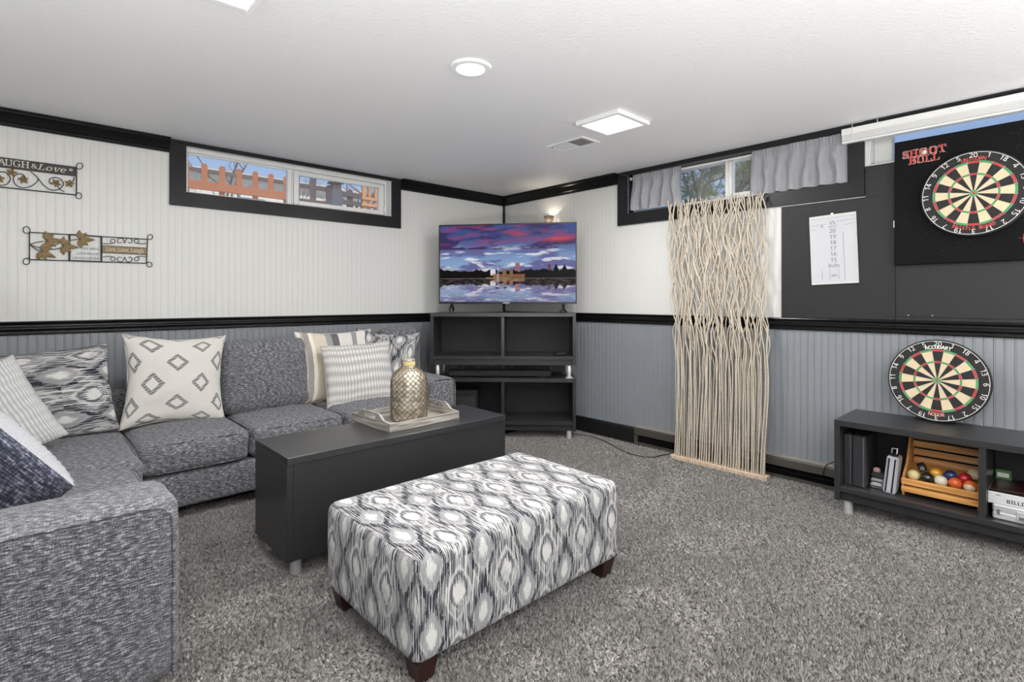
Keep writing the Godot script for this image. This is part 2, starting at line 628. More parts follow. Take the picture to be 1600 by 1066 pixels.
func build_shell():
	# floor slab; its pile is laid in build_carpet
	var fl := structure("floor", "grey brown cut pile carpet over the whole room", "carpet")
	var ft := mat("carpet_backing", Color.WHITE, 1.0)
	ft.albedo_texture = grain_texture(c8(92, 88, 85), c8(60, 57, 55), 256, 256, 0.2, 77, 256)
	ft.uv1_triplanar = true
	ft.uv1_scale = Vector3(8, 8, 8)
	ft.metallic_specular = 0.1
	boxobj("slab", Vector3(-4.6, -0.2, -0.2), Vector3(0.2, 0.0, 6.8), 0.0, ft, fl)
	var ce := structure("ceiling", "white textured plaster ceiling", "ceiling")
	boxobj("plaster", Vector3(-4.8, CEIL, -0.3), Vector3(0.3, CEIL + 0.18, 7.0), 0.0, M.ceiling_paint, ce)
	# wall_back, with the opening of window_1
	var wb := structure("wall_back", "white over grey beadboard wall behind the sectional sofa", "wall")
	var st := mb()
	var z0 := -0.26
	var z1 := -0.0075
	slab(st, Vector3(-4.6, -0.2, z0), Vector3(0.0, 1.93, z1))
	slab(st, Vector3(-4.6, 1.93, z0), Vector3(-2.955, CEIL, z1))
	slab(st, Vector3(-1.355, 1.93, z0), Vector3(0.0, CEIL, z1))
	slab(st, Vector3(-2.955, 2.278, z0), Vector3(-1.355, CEIL, z1))
	obj("backing", st, M.plain_wall_paint, wb)
	var w := 0.0413
	var bead := bead_mesh(w, 0.0026)
	var bead_soft := bead_mesh(w, 0.0009)
	var onA := func(t): return Transform3D(Basis(), Vector3(t, 0, 0))
	var upA := func(t): return [] if (t > -4.45 and t < -4.45) else ([[1.03, 1.86]] if (t > -3.02 and t < -1.29) else [[1.03, CEIL]])
	run_of_planks(wb, bead_soft, M.white_plank_paint, onA, -108 * w, 0.0, w, upA)
	run_of_planks(wb, bead, M.grey_plank_paint, onA, -108 * w, 0.0, w, func(_t): return [[0.0, 1.03]])
	# wall_right, with the openings of window_2 and window_3
	var wr := structure("wall_right", "white over grey beadboard wall with the dark dart panel", "wall")
	st = mb()
	var x0 := 0.0075
	var x1 := 0.26
	slab(st, Vector3(x0, -0.2, -0.26), Vector3(x1, 1.93, 6.8))
	slab(st, Vector3(x0, 1.93, -0.26), Vector3(x1, CEIL, 1.575))
	slab(st, Vector3(x0, 2.262, 1.575), Vector3(x1, CEIL, 3.215))
	slab(st, Vector3(x0, 1.93, 3.215), Vector3(x1, CEIL, 3.318))
	slab(st, Vector3(x0, 1.93, 3.318), Vector3(x1, 2.018, 4.95))
	slab(st, Vector3(x0, 2.268, 3.318), Vector3(x1, CEIL, 4.95))
	slab(st, Vector3(x0, 1.93, 4.95), Vector3(x1, CEIL, 6.8))
	obj("backing", st, M.plain_wall_paint, wr)
	var onB := func(t): return Transform3D(Basis(Vector3(0, 0, 1), Vector3(0, 1, 0), Vector3(-1, 0, 0)), Vector3(0, 0, t))
	var upB := func(t): return [[1.03, 1.86]] if t > 1.52 else [[1.03, CEIL]]
	run_of_planks(wr, bead_soft, M.white_plank_paint, onB, 0.0, 69 * w, w, upB)
	run_of_planks(wr, bead, M.grey_plank_paint, onB, 0.0, 116 * w, w, func(_t): return [[0.12, 1.03]])
	boxobj("painted_board", Vector3(0.008, 0.12, 116 * w), Vector3(0.0, 1.03, 6.6), 0.0, M.grey_plank_paint, wr)
	# the two walls out of view close the room
	var wl := structure("wall_left", "white over grey wall behind the side wing of the sofa", "wall")
	boxobj("upper_wall", Vector3(-4.6, 1.03, -0.26), Vector3(-4.46, CEIL, 6.8), 0.0, M.plain_wall_paint, wl)
	boxobj("lower_wall", Vector3(-4.6, -0.2, -0.26), Vector3(-4.46, 1.03, 6.8), 0.0, M.grey_plank_paint, wl)
	var wf := structure("wall_front", "white wall closing the room opposite the sofa", "wall")
	boxobj("upper_wall", Vector3(-4.6, 1.03, 6.6), Vector3(0.2, CEIL, 6.8), 0.0, M.plain_wall_paint, wf)
	boxobj("lower_wall", Vector3(-4.6, -0.2, 6.6), Vector3(0.2, 1.03, 6.8), 0.0, M.grey_plank_paint, wf)
	# chair rail: two stepped mouldings
	var rail := [Vector2(0, 0), Vector2(0.012, 0), Vector2(0.016, 0.006), Vector2(0.016, 0.020), Vector2(0.022, 0.026), Vector2(0.027, 0.034), Vector2(0.027, 0.042), Vector2(0.020, 0.047), Vector2(0.020, 0.058), Vector2(0.030, 0.066), Vector2(0.033, 0.072), Vector2(0.030, 0.078), Vector2(0, 0.080)]
	profile_run("trim_1", rail, Vector3(-4.46, 0.998, 0), Vector3(0, 0.998, 0), Vector3(0, 0, 1), M.black_trim_paint, "black chair rail along the wall behind the sofa", 0.0, 1.0)
	profile_run("trim_2", rail, Vector3(0, 1.003, 0), Vector3(0, 1.003, 6.6), Vector3(-1, 0, 0), M.black_trim_paint, "black chair rail under the dark dart panel", 1.0, 0.0)
	var crown := [Vector2(0, 0), Vector2(0.010, -0.092), Vector2(0.014, -0.092), Vector2(0.018, -0.084), Vector2(0.018, -0.074), Vector2(0.024, -0.068), Vector2(0.034, -0.050), Vector2(0.048, -0.030), Vector2(0.058, -0.022), Vector2(0.058, -0.012), Vector2(0.066, -0.008), Vector2(0.066, 0)]
	crown[0] = Vector2(0, 0)
	crown.insert(1, Vector2(0, -0.092))
	var top := CEIL - 0.0005
	profile_run("trim_3", crown, Vector3(-4.46, top, 0), Vector3(-3.05, top, 0), Vector3(0, 0, 1), M.black_trim_paint, "black crown moulding over the metal wall signs")
	profile_run("trim_4", crown, Vector3(-1.268, top, 0), Vector3(0, top, 0), Vector3(0, 0, 1), M.black_trim_paint, "black crown moulding between the fence window and the corner", 0.0, 1.0)
	profile_run("trim_5", crown, Vector3(0, top, 0), Vector3(0, top, 1.48), Vector3(-1, 0, 0), M.black_trim_paint, "black crown moulding between the corner and the curtained window", 1.0, 0.0)
	profile_run("trim_6", crown.map(func(p): return Vector2(p.x * 0.45, p.y * 0.28)), Vector3(0, top, 3.30), Vector3(0, top, 6.6), Vector3(-1, 0, 0), M.panel_paint, "dark narrow moulding over the dartboard window")
	st = mb()
	slab(st, Vector3(-0.022, 1.08, 0.0), Vector3(0.0, CEIL - 0.09, 0.022), 0.004)
	tag(obj("trim_7", st, M.black_trim_paint), "black corner strip rising behind the television", "trim", "", "structure")
	var base := [Vector2(0, 0), Vector2(0.016, 0), Vector2(0.016, 0.118), Vector2(0.010, 0.130), Vector2(0, 0.132)]
	profile_run("baseboard_right", base, Vector3(0, 0, 0), Vector3(0, 0, 1.672), Vector3(-1, 0, 0), mat("baseboard_black", c8(16, 16, 16), 0.55), "black baseboard beside the corner shelf unit")
	profile_run("baseboard_back", base, Vector3(-4.46, 0, 0), Vector3(0, 0, 0), Vector3(0, 0, 1), M.baseboard_black, "black baseboard behind the sofa")
	# dark painted boards on wall_right behind the dart things
	var pn := thing("backing_panel", Vector3(0, 1.083, 2.817), 0.0, "dark grey painted board with the white score sheet on it", "wall panel")
	boxobj("board", Vector3(-0.012, 0.0, 0.0), Vector3(0.0, 0.747, 0.640), 0.0015, M.panel_paint, pn)
	boxobj("upper_board", Vector3(-0.0125, 0.747, 0.487), Vector3(0.0, 0.932, 0.640), 0.001, M.panel_paint, pn)
	boxobj("edge_strip", Vector3(-0.0135, 0.7475, 0.0), Vector3(-0.001, 0.7495, 0.487), 0.0, M.vinyl_white, pn)
	var pn2 := thing("backing_panel", Vector3(0, 1.083, 3.459), 0.0, "dark grey painted board below the black dartboard backboard", "wall panel")
	boxobj("board", Vector3(-0.022, 0.018, 0.0), Vector3(0.0, 0.932, 1.45), 0.0015, M.panel_paint, pn2)
	boxobj("bottom_lath", Vector3(-0.028, 0.0, 0.0), Vector3(0.0, 0.0175, 1.45), 0.0015, M.panel_paint, pn2)
	for k in 2:
		var sc := mb()
		lathe(sc, [Vector2(0, 0.002), Vector2(0.003, 0.0015), Vector2(0.004, 0)], 10, Transform3D(Basis(Vector3(0, 0, 1), Vector3(-1, 0, 0), Vector3(0, -1, 0)), Vector3(-0.022, 0.03, 0.06 + 0.11 * k)))
		obj("screw", sc, M.steel, pn2)


# ---------------------------------------------------------------- windows
func ring_frame(a: Vector2, b: Vector2, widths: Array, d0: float, d1: float, put: Callable, called: String, m: Material, parent: Node, ch := 0.002):
	# four bars round the rectangle a..b (along, up); widths left, right, bottom, top; d0..d1 depth out of the wall
	var bars := [[a, Vector2(a.x + widths[0], b.y)], [Vector2(b.x - widths[1], a.y), b], [Vector2(a.x + widths[0], a.y), Vector2(b.x - widths[1], a.y + widths[2])], [Vector2(a.x + widths[0], b.y - widths[3]), Vector2(b.x - widths[1], b.y)]]
	for r in bars:
		if r[1].x - r[0].x < 0.0005 or r[1].y - r[0].y < 0.0005: continue
		var p: Vector3 = put.call(r[0].x, r[0].y, d0)
		var q: Vector3 = put.call(r[1].x, r[1].y, d1)
		var st := mb()
		slab(st, p, q, ch)
		obj(called, st, m, parent)


# picture frame casing with mitred corners
func mitred(a: Vector2, b: Vector2, widths: Array, thick: float, put: Callable, m: Material, parent: Node):
	var ia := Vector2(a.x + widths[0], a.y + widths[2])
	var ib := Vector2(b.x - widths[1], b.y - widths[3])
	var rims := [[a, Vector2(a.x, b.y), Vector2(ia.x, ib.y), ia], [Vector2(b.x, a.y), b, ib, Vector2(ib.x, ia.y)], [a, Vector2(b.x, a.y), Vector2(ib.x, ia.y), ia], [Vector2(a.x, b.y), b, ib, Vector2(ia.x, ib.y)]]
	for r in rims:
		var st := mb()
		var mid2: Vector2 = (r[0] + r[1] + r[2] + r[3]) / 4.0
		var c: Vector3 = put.call(mid2.x, mid2.y, thick / 2.0)
		var fr := []
		var bk := []
		for p in r:
			var e: Vector2 = p + (mid2 - p).normalized() * 0.0015
			fr.append(put.call(e.x, e.y, thick))
			bk.append(put.call(e.x, e.y, 0.0))
		face(st, fr.duplicate(), c)
		face(st, bk.duplicate(), c)
		for i in 4:
			var j := (i + 1) % 4
			face(st, [fr[i], fr[j], bk[j], bk[i]], c)
		obj("casing", st, m, parent)


func pane(called: String, a: Vector3, b: Vector3, parent: Node):
	var st := mb()
	slab(st, a, b)
	obj(called, st, M.glass_pane, parent)


func build_windows():
	# window_1, in wall_back: white slider, fixed light on the left, sash on the right
	var w1 := structure("window_1", "black framed basement window over the sofa showing a wooden fence", "window")
	var pa := func(x, y, d): return Vector3(x, y, d)
	mitred(Vector2(-3.05, 1.845), Vector2(-1.268, CEIL - 0.001), [0.098, 0.09, 0.098, 0.028], 0.02, pa, M.black_casing_paint, w1)
	ring_frame(Vector2(-2.955, 1.93), Vector2(-1.355, 2.278), [0.008, 0.008, 0.008, 0.008], -0.13, -0.002, pa, "jamb_liner", M.vinyl_white, w1, 0.001)
	ring_frame(Vector2(-2.947, 1.938), Vector2(-1.363, 2.270), [0.02, 0.02, 0.022, 0.03], -0.13, -0.07, pa, "frame", M.vinyl_white, w1, 0.003)
	ring_frame(Vector2(-2.927, 1.960), Vector2(-1.383, 2.240), [0.006, 0.006, 0.006, 0.010], -0.11, -0.088, pa, "track", M.vinyl_white, w1, 0.002)
	var mu := mb()
	slab(mu, Vector3(-2.235, 1.960, -0.125), Vector3(-2.19, 2.240, -0.085), 0.004)
	slab(mu, Vector3(-2.205, 1.970, -0.085), Vector3(-2.195, 2.230, -0.07), 0.002)
	obj("mullion", mu, M.vinyl_white, w1)
	ring_frame(Vector2(-2.19, 1.964), Vector2(-1.389, 2.234), [0.042, 0.05, 0.034, 0.034], -0.108, -0.072, pa, "sash", M.vinyl_white, w1, 0.004)
	pane("pane", Vector3(-2.925, 1.962, -0.116), Vector3(-2.23, 2.238, -0.112), w1)
	pane("pane", Vector3(-2.150, 1.996, -0.096), Vector3(-1.437, 2.202, -0.092), w1)
	var lt := mb()
	slab(lt, Vector3(-1.402, 1.985, -0.072), Vector3(-1.386, 2.035, -0.055), 0.003)
	slab(lt, Vector3(-1.396, 2.000, -0.055), Vector3(-1.380, 2.016, -0.045), 0.003)
	obj("latch", lt, M.vinyl_white, w1)
	# window_2, in wall_right, behind the curtains
	var w2 := structure("window_2", "black framed basement window with short grey curtains showing a pine", "window")
	var pb := func(z, y, d): return Vector3(-d, y, z)
	mitred(Vector2(1.48, 1.838), Vector2(3.300, CEIL - 0.001), [0.095, 0.09, 0.096, 0.034], 0.022, pb, M.black_casing_paint, w2)
	ring_frame(Vector2(1.575, 1.93), Vector2(3.215, 2.262), [0.006, 0.006, 0.006, 0.006], -0.13, -0.004, pb, "jamb_liner", M.black_trim_paint, w2, 0.001)
	ring_frame(Vector2(1.581, 1.936), Vector2(3.209, 2.256), [0.03, 0.03, 0.03, 0.02], -0.13, -0.07, pb, "frame", M.vinyl_white, w2, 0.003)
	mu = mb()
	slab(mu, Vector3(0.075, 1.966, 2.385), Vector3(0.125, 2.236, 2.425), 0.003)
	slab(mu, Vector3(0.066, 1.970, 2.418), Vector3(0.076, 2.232, 2.440), 0.002)
	obj("mullion", mu, M.vinyl_white, w2)
	ring_frame(Vector2(2.440, 1.966), Vector2(3.179, 2.236), [0.008, 0.04, 0.026, 0.016], -0.11, -0.075, pb, "sash", M.vinyl_white, w2, 0.003)
	pane("pane", Vector3(0.112, 1.964, 1.610), Vector3(0.116, 2.236, 2.388), w2)
	pane("pane", Vector3(0.095, 1.990, 2.446), Vector3(0.099, 2.222, 3.141), w2)
	# window_3, half hidden by the dartboard backboard
	var w3 := structure("window_3", "bright window above and behind the black dartboard backboard", "window")
	ring_frame(Vector2(3.318, 2.018), Vector2(4.95, 2.268), [0.006, 0.006, 0.006, 0.006], -0.16, -0.004, pb, "jamb_liner", M.vinyl_white, w3, 0.001)
	ring_frame(Vector2(3.324, 2.024), Vector2(4.944, 2.262), [0.095, 0.03, 0.02, 0.02], -0.16, -0.10, pb, "frame", M.vinyl_white, w3, 0.003)
	mu = mb()
	slab(mu, Vector3(0.105, 2.044, 4.11), Vector3(0.155, 2.242, 4.16), 0.003)
	obj("mullion", mu, M.vinyl_white, w3)
	pane("pane", Vector3(0.132, 2.042, 3.415), Vector3(0.136, 2.244, 4.112), w3)
	pane("pane", Vector3(0.132, 2.042, 4.158), Vector3(0.136, 2.244, 4.916), w3)
	# raised blind: head rail, slats drawn up, cord and bracket
	var bl := thing("window_blind", Vector3(-0.03, 2.176, 3.185), 0.0, "white raised slat blind above the dartboard", "blind")
	boxobj("head_rail", Vector3(-0.022, 0.045, 0.0), Vector3(0.024, 0.085, 1.8), 0.003, M.vinyl_white, bl)
	for k in 9:
		boxobj("slat", Vector3(-0.024, 0.0445 - 0.0042 * k, 0.004), Vector3(0.024, 0.0415 - 0.0042 * k, 1.796), 0.0, M.vinyl_white, bl)
	boxobj("bottom_rail", Vector3(-0.024, -0.006, 0.004), Vector3(0.024, 0.006, 1.796), 0.002, M.vinyl_white, bl)
	var cd := mb()
	tube(cd, [Vector3(-0.026, 0.105, 0.06), Vector3(-0.027, 0.06, 0.062), Vector3(-0.026, 0.02, 0.061), Vector3(-0.026, -0.008, 0.063)], 0.0018, 5)
	obj("cord", cd, M.vinyl_white, bl)
	var hk := mb()
	tube(hk, [Vector3(-0.02, 0.085, 0.19), Vector3(-0.03, 0.095, 0.19), Vector3(-0.026, 0.104, 0.19)], 0.002, 5)
	obj("hook", hk, M.vinyl_white, bl)
	# curtain rod and the two short curtains
	var rod := thing("curtain_rod", Vector3(0.004, 2.226, 1.60), 0.0, "thin white curtain rod across the pine window", "rod")
	var rs := mb()
	cyl(rs, Vector3(0, 0, 0), Vector3(0, 0, 1.60), 0.0055, 10)
	obj("tube", rs, M.vinyl_white, rod)
	for z in [0.0, 1.6]:
		var en := mb()
		slab(en, Vector3(-0.01, -0.012, z - 0.004), Vector3(0.012, 0.012, z + 0.004), 0.002)
		obj("end_bracket", en, M.vinyl_white, rod)
	curtain(1.63, 2.075, 1.952, 5, 5, "short grey curtain gathered at the corner end of the pine window")
	curtain(2.62, 3.205, 1.936, 7, 9, "wide short grey curtain beside the dark dart panel")


func curtain(z0: float, z1: float, low: float, folds: int, seed_: int, label: String):
	var noise := FastNoiseLite.new()
	noise.seed = seed_
	noise.frequency = 1.0
	var nu := 90
	var nv := 26
	var topy := 2.248
	var at := func(i: int, j: int, back: float) -> Vector3:
		var u := float(i) / nu
		var v := float(j) / nv
		var y := lerpf(topy + 0.006 * noise.get_noise_1d(u * 40.0), low + 0.008 * noise.get_noise_1d(u * 6.0 + 50.0), v)
		var ph := u * folds * TAU + 1.8 * noise.get_noise_2d(u * 2.5, v * 0.8)
		var deep := 0.006 + 0.024 * smoothstep(0.05, 0.7, v)
		var d := 0.008 + deep * (0.5 + 0.5 * sin(ph)) + 0.020 * noise.get_noise_2d(u * 4.5, v * 1.1) * smoothstep(0.1, 0.5, v)
		# gathers where the rod runs through
		var gather := exp(-pow((v - 0.09) / 0.075, 2.0))
		d += 0.006 * gather * sin(u * folds * TAU * 4.3 + 2.0 * noise.get_noise_1d(u * 20.0))
		d = maxf(d, 0.0075)
		var flare := 0.02 * v * (u - 0.5)
		return Vector3(-d - back, y, lerpf(z0, z1, u) + flare)
	var st := mb()
	st.set_smooth_group(0)
	for i in nu:
		for j in nv:
			quad(st, at.call(i, j, 0.0), at.call(i, j + 1, 0.0), at.call(i + 1, j + 1, 0.0), at.call(i + 1, j, 0.0))
	tag(obj("curtain", st, M.curtain), label, "curtain", "short grey window curtains")


# ---------------------------------------------------------------- outdoors
func picket_shape(w: float, h: float, t: float) -> ArrayMesh:
	var st := mb()
	var p := PackedVector2Array([Vector2(-w / 2, 0), Vector2(w / 2, 0)])
	for k in 9:
		var a := PI * k / 8.0
		p.append(Vector2(w / 2 * cos(a), h - w / 2 + w / 2 * sin(a)))
	extrude(st, p, t)
	return done(st)


func build_outdoors():
	var gm := mat("yard_ground", Color.WHITE, 0.95)
	gm.albedo_texture = grain_texture(c8(206, 200, 190), c8(150, 142, 130), 128, 128, 0.06, 81, 256)
	gm.uv1_triplanar = true
	gm.uv1_scale = Vector3(0.7, 0.7, 0.7)
	var yard := structure("yard", "pale gravel yard outside the basement windows", "yard")
	var st := mb()
	slab(st, Vector3(-30, 1.45, -40), Vector3(40, 1.70, -0.27))
	slab(st, Vector3(0.27, 1.45, -0.27), Vector3(40, 1.70, 30))
	obj("ground", st, gm, yard)
	# sunlit picket fence
	var f := thing("picket_fence", Vector3(-2.4, 1.70, -3.3), 0.0, "sunlit brown picket fence with rounded tops outside the window", "fence")
	var long := picket_shape(0.066, 1.205, 0.02)
	var short := picket_shape(0.066, 0.330, 0.02)
	for k in 8:
		var o := obj("picket", long if k % 2 == 1 else short, M.fence_wood, f)
		o.position = Vector3(0.105 + 0.1995 * (k - 1), 0.0 if k % 2 == 1 else 0.875, 0.02)
	boxobj("rail", Vector3(-0.4, 1.095, -0.005), Vector3(1.42, 1.145, 0.02), 0.003, M.fence_wood_dark, f)
	boxobj("rail", Vector3(-0.4, 0.870, 0.04), Vector3(1.42, 0.975, 0.075), 0.004, M.fence_wood, f)
	boxobj("rail", Vector3(-0.4, 0.15, 0.04), Vector3(1.42, 0.25, 0.075), 0.004, M.fence_wood, f)
	# fence further along; its shade is put into the dark wood colour
	var g := thing("picket_fence", Vector3(-1.0, 1.70, -3.35), 0.0, "fence coloured dark for shade with a capped post outside the window", "fence")
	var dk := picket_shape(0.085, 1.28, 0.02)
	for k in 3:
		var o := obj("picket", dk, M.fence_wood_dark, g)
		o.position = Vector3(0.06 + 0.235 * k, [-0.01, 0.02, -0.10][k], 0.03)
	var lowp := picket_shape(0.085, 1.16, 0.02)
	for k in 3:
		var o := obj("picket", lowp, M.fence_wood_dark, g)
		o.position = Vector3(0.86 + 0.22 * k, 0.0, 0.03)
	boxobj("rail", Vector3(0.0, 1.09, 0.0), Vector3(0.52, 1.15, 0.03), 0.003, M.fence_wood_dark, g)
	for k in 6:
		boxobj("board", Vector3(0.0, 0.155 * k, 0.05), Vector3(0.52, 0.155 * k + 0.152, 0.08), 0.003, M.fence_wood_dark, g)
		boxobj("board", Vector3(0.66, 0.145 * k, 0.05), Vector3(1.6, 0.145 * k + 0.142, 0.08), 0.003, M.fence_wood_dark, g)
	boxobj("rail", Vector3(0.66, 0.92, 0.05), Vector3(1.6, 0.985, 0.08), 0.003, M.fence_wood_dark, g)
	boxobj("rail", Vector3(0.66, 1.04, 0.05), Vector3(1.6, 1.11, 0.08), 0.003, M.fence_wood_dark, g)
	var ps := mb()
	slab(ps, Vector3(0.51, -0.1, 0.09), Vector3(0.66, 1.10, 0.22), 0.004)
	obj("post", ps, mat("post_grey", c8(84, 90, 104), 0.7), g)
	var cap := mb()
	for x in [0.525, 0.572, 0.62]:
		for z in [0.105, 0.185]:
			slab(cap, Vector3(x, 1.10, z), Vector3(x + 0.024, 1.19, z + 0.024), 0.002)
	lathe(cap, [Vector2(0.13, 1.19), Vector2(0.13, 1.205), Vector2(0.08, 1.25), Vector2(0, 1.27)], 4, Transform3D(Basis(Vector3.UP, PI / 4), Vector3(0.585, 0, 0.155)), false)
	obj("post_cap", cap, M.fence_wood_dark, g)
	# orange lattice screen at right
	var l := thing("lattice_screen", Vector3(-0.745, 1.70, -1.75), 0.0, "light orange wooden lattice screen outside the window", "screen")
	for k in 5:
		boxobj("upright", Vector3(0.082 * k, 0.0, 0.0), Vector3(0.082 * k + (0.044 if k % 2 == 0 else 0.024), 1.3, 0.03), 0.003, M.lattice_wood, l)
	for k in 5:
		boxobj("cross_bar", Vector3(-0.02, 0.40 + 0.078 * k, 0.03), Vector3(0.5, 0.436 + 0.078 * k, 0.05), 0.003, M.lattice_wood, l)
	boxobj("cross_bar", Vector3(-0.02, 0.93, 0.03), Vector3(0.5, 0.97, 0.05), 0.003, M.lattice_wood, l)
	# pale house beyond the fence
	var hs := thing("house", Vector3(0.3, 1.7, -11.0), 0.0, "pale neighbouring house beyond the picket fence", "house")
	boxobj("wall", Vector3(-2.6, 0.0, -2.0), Vector3(3.6, 2.72, 0.0), 0.0, mat("house_pale", c8(224, 222, 216), 0.8), hs)
	var rf := mb()
	for sg in [0, 1]:
		box(rf, Vector3(0.5, 2.76, -1.0 + (0.62 if sg == 0 else -0.62)), Vector3(6.6, 0.08, 1.34), 0.0, Transform3D())
	obj("roof", rf, mat("house_roof", c8(214, 206, 198), 0.9), hs)
	for k in 3:
		var wn := boxobj("window", Vector3(-1.9 + 2.0 * k, 1.5, 0.0), Vector3(-1.1 + 2.0 * k, 2.3, 0.03), 0.0, M.vinyl_white, hs)
		boxobj("pane", Vector3(-1.82 + 2.0 * k, 1.58, 0.03), Vector3(-1.18 + 2.0 * k, 2.22, 0.035), 0.0, mat("far_glass", c8(96, 108, 124), 0.2), wn)
	# bare trees behind the fence, pines outside window_2
	tree(Vector3(-0.9, 1.7, -7.6), 4.2, 5, 11, false, "bare branching tree beyond the sunlit picket fence")
	tree(Vector3(0.9, 1.7, -6.6), 3.6, 5, 14, false, "bare bushy tree behind the dark fence")
	tree(Vector3(2.7, 1.7, 0.75), 2.9, 7, 17, true, "green pine tree close outside the curtained window")
	tree(Vector3(4.3, 1.7, -0.25), 3.6, 8, 23, true, "tall dark stemmed pine tree behind the close one")
	tree(Vector3(5.6, 1.7, 0.6), 4.4, 8, 29, true, "large pine tree far outside the curtained window")


func tree(at: Vector3, high: float, arms: int, seed_: int, pine: bool, label: String):
	var r := RandomNumberGenerator.new()
	r.seed = seed_
	var t := thing("pine_tree" if pine else "bare_tree", at, 0.0, label, "tree")
	var bark := mb()
	var tips := []
	var stack := [[Vector3.ZERO, Vector3(0.08, 1, 0.03).normalized(), high * 0.42, 0.05 * high / 4.0, 0]]
	while stack.size():
		var s: Array = stack.pop_back()
		var p: Vector3 = s[0]
		var d: Vector3 = s[1]
		var pts := [p]
		var rad := [s[3]]
		for k in 4:
			d = (d + Vector3(r.randf_range(-0.25, 0.25), r.randf_range(-0.1, 0.18), r.randf_range(-0.25, 0.25))).normalized()
			p += d * s[2] / 4.0
			pts.append(p)
			rad.append(s[3] * (1.0 - 0.13 * (k + 1)))
			if s[4] >= 2: tips.append(p)
		tube(bark, pts, rad, 5)
		if s[4] < 4:
			for k in (arms if s[4] == 0 else 3):
				var at_k: Vector3 = pts[r.randi_range(1 if s[4] == 0 else 2, 4)]
				var dir := (d * 0.8 + Vector3(r.randf_range(-1, 1), r.randf_range(-0.25, 0.7), r.randf_range(-1, 1))).normalized()
				stack.append([at_k, dir, s[2] * r.randf_range(0.5, 0.75), s[3] * 0.5, s[4] + 1])
	obj("branches", bark, mat("bark_%d" % seed_, c8(74, 66, 60) if pine else c8(92, 84, 78), 0.9), t)
	if pine:
		var blade := mb()
		for k in 14:
			var a := TAU * k / 14.0
			var dir := Vector3(cos(a) * r.randf_range(0.5, 1.0), r.randf_range(0.2, 0.9), sin(a) * r.randf_range(0.5, 1.0)).normalized()
			var side := dir.cross(Vector3.UP).normalized() * 0.0035
			tri(blade, -side, side, dir * 0.11)
		var mm := MultiMesh.new()
		mm.transform_format = MultiMesh.TRANSFORM_3D
		mm.use_colors = true
		mm.mesh = done(blade)
		var keep := []
		for q in tips:
			for k in 2: keep.append(q + Vector3(r.randf_range(-0.05, 0.05), r.randf_range(-0.05, 0.05), r.randf_range(-0.05, 0.05)))
		mm.instance_count = keep.size()
		for k in keep.size():
			mm.set_instance_transform(k, Transform3D(Basis.from_euler(Vector3(r.randf_range(-0.8, 0.8), r.randf() * TAU, r.randf_range(-0.8, 0.8))) * r.randf_range(0.7, 1.3), keep[k]))
			var g := r.randf_range(0.7, 1.2)
			mm.set_instance_color(k, Color(0.20 * g, 0.27 * g, 0.07 * g))
		var nm := mat("needles_%d" % seed_, Color.WHITE, 0.7)
		nm.vertex_color_use_as_albedo = true
		nm.backlight_enabled = true
		nm.backlight = Color(0.2, 0.25, 0.05)
		var mi := MultiMeshInstance3D.new()
		mi.name = "needles"
		mi.multimesh = mm
		mi.material_override = nm
		mi.set_meta("kind", "stuff")
		t.add_child(mi, true)


# ---------------------------------------------------------------- lamps and vent on the ceiling
func build_ceiling_fittings():
	var glow := mat("lamp_glow", c8(245, 245, 245), 0.6)
	glow.emission_enabled = true
	glow.emission = Color(1.0, 0.985, 0.96)
	glow.emission_energy_multiplier = 1.7
	var rows := [[2.257, "above the coffee table"], [4.75, "behind the viewpoint"]]  # the second row is unseen, added to fill the room with light
	for row in rows:
		var z: float = row[0]
		square_light(Vector3(-1.145, CEIL, z), 4.3 if z < 3 else 1.6, "square white ceiling light beside the air vent" if z < 3 else "added unseen square ceiling light near the dart wall end")
		square_light(Vector3(-3.316, CEIL, z), 2.6 if z < 3 else 1.6, "square white ceiling light over the side wing of the sofa" if z < 3 else "added unseen square ceiling light far from the sofa")
		round_light(Vector3(-2.246, CEIL, z), 3.2 if z < 3 else 1.4, "round white recessed light over the coffee table" if z < 3 else "added unseen round ceiling light far from the sofa")
	var v := thing("air_vent", Vector3(-0.962, CEIL, 1.78), 0.0, "white ceiling air vent with a grey grille beside the square light", "vent")
	ring_frame(Vector2(-0.098, -0.165), Vector2(0.098, 0.165), [0.024, 0.024, 0.02, 0.02], -0.006, 0.0, func(x, z, d): return Vector3(x, d, z), "frame", M.fixture_white, v, 0.001)
	boxobj("cover_plate", Vector3(-0.074, -0.004, -0.145), Vector3(0.074, 0.0, 0.005), 0.001, M.fixture_white, v)
	boxobj("duct", Vector3(-0.074, -0.001, 0.005), Vector3(0.074, 0.0, 0.145), 0.0, mat("duct_dark", c8(60, 60, 60), 0.8), v)
	for k in 9:
		var lou := mb()
		box(lou, Vector3.ZERO, Vector3(0.148, 0.001, 0.010), 0.0, Transform3D(Basis(Vector3.RIGHT, 0.5), Vector3(0, -0.0035, 0.014 + 0.0153 * k)))
		obj("louvre", lou, M.fixture_white, v)
	var lv := mb()
	cyl(lv, Vector3(-0.06, -0.004, -0.135), Vector3(-0.06, -0.014, -0.137), 0.003, 8)
	obj("lever", lv, M.black_metal, v)


func square_light(at: Vector3, energy: float, label: String):
	var t := thing("square_ceiling_light", at, 0.0, label, "ceiling light", "square ceiling lights")
	ring_frame(Vector2(-0.160, -0.160), Vector2(0.160, 0.160), [0.026, 0.026, 0.026, 0.026], -0.026, 0.0, func(x, z, d): return Vector3(x, d, z), "frame", M.fixture_white, t, 0.003)
	boxobj("diffuser", Vector3(-0.134, -0.022, -0.134), Vector3(0.134, -0.014, 0.134), 0.0, M.lamp_glow, t)
	lamp(t, Vector3(0, -0.028, 0), 0.262, energy)


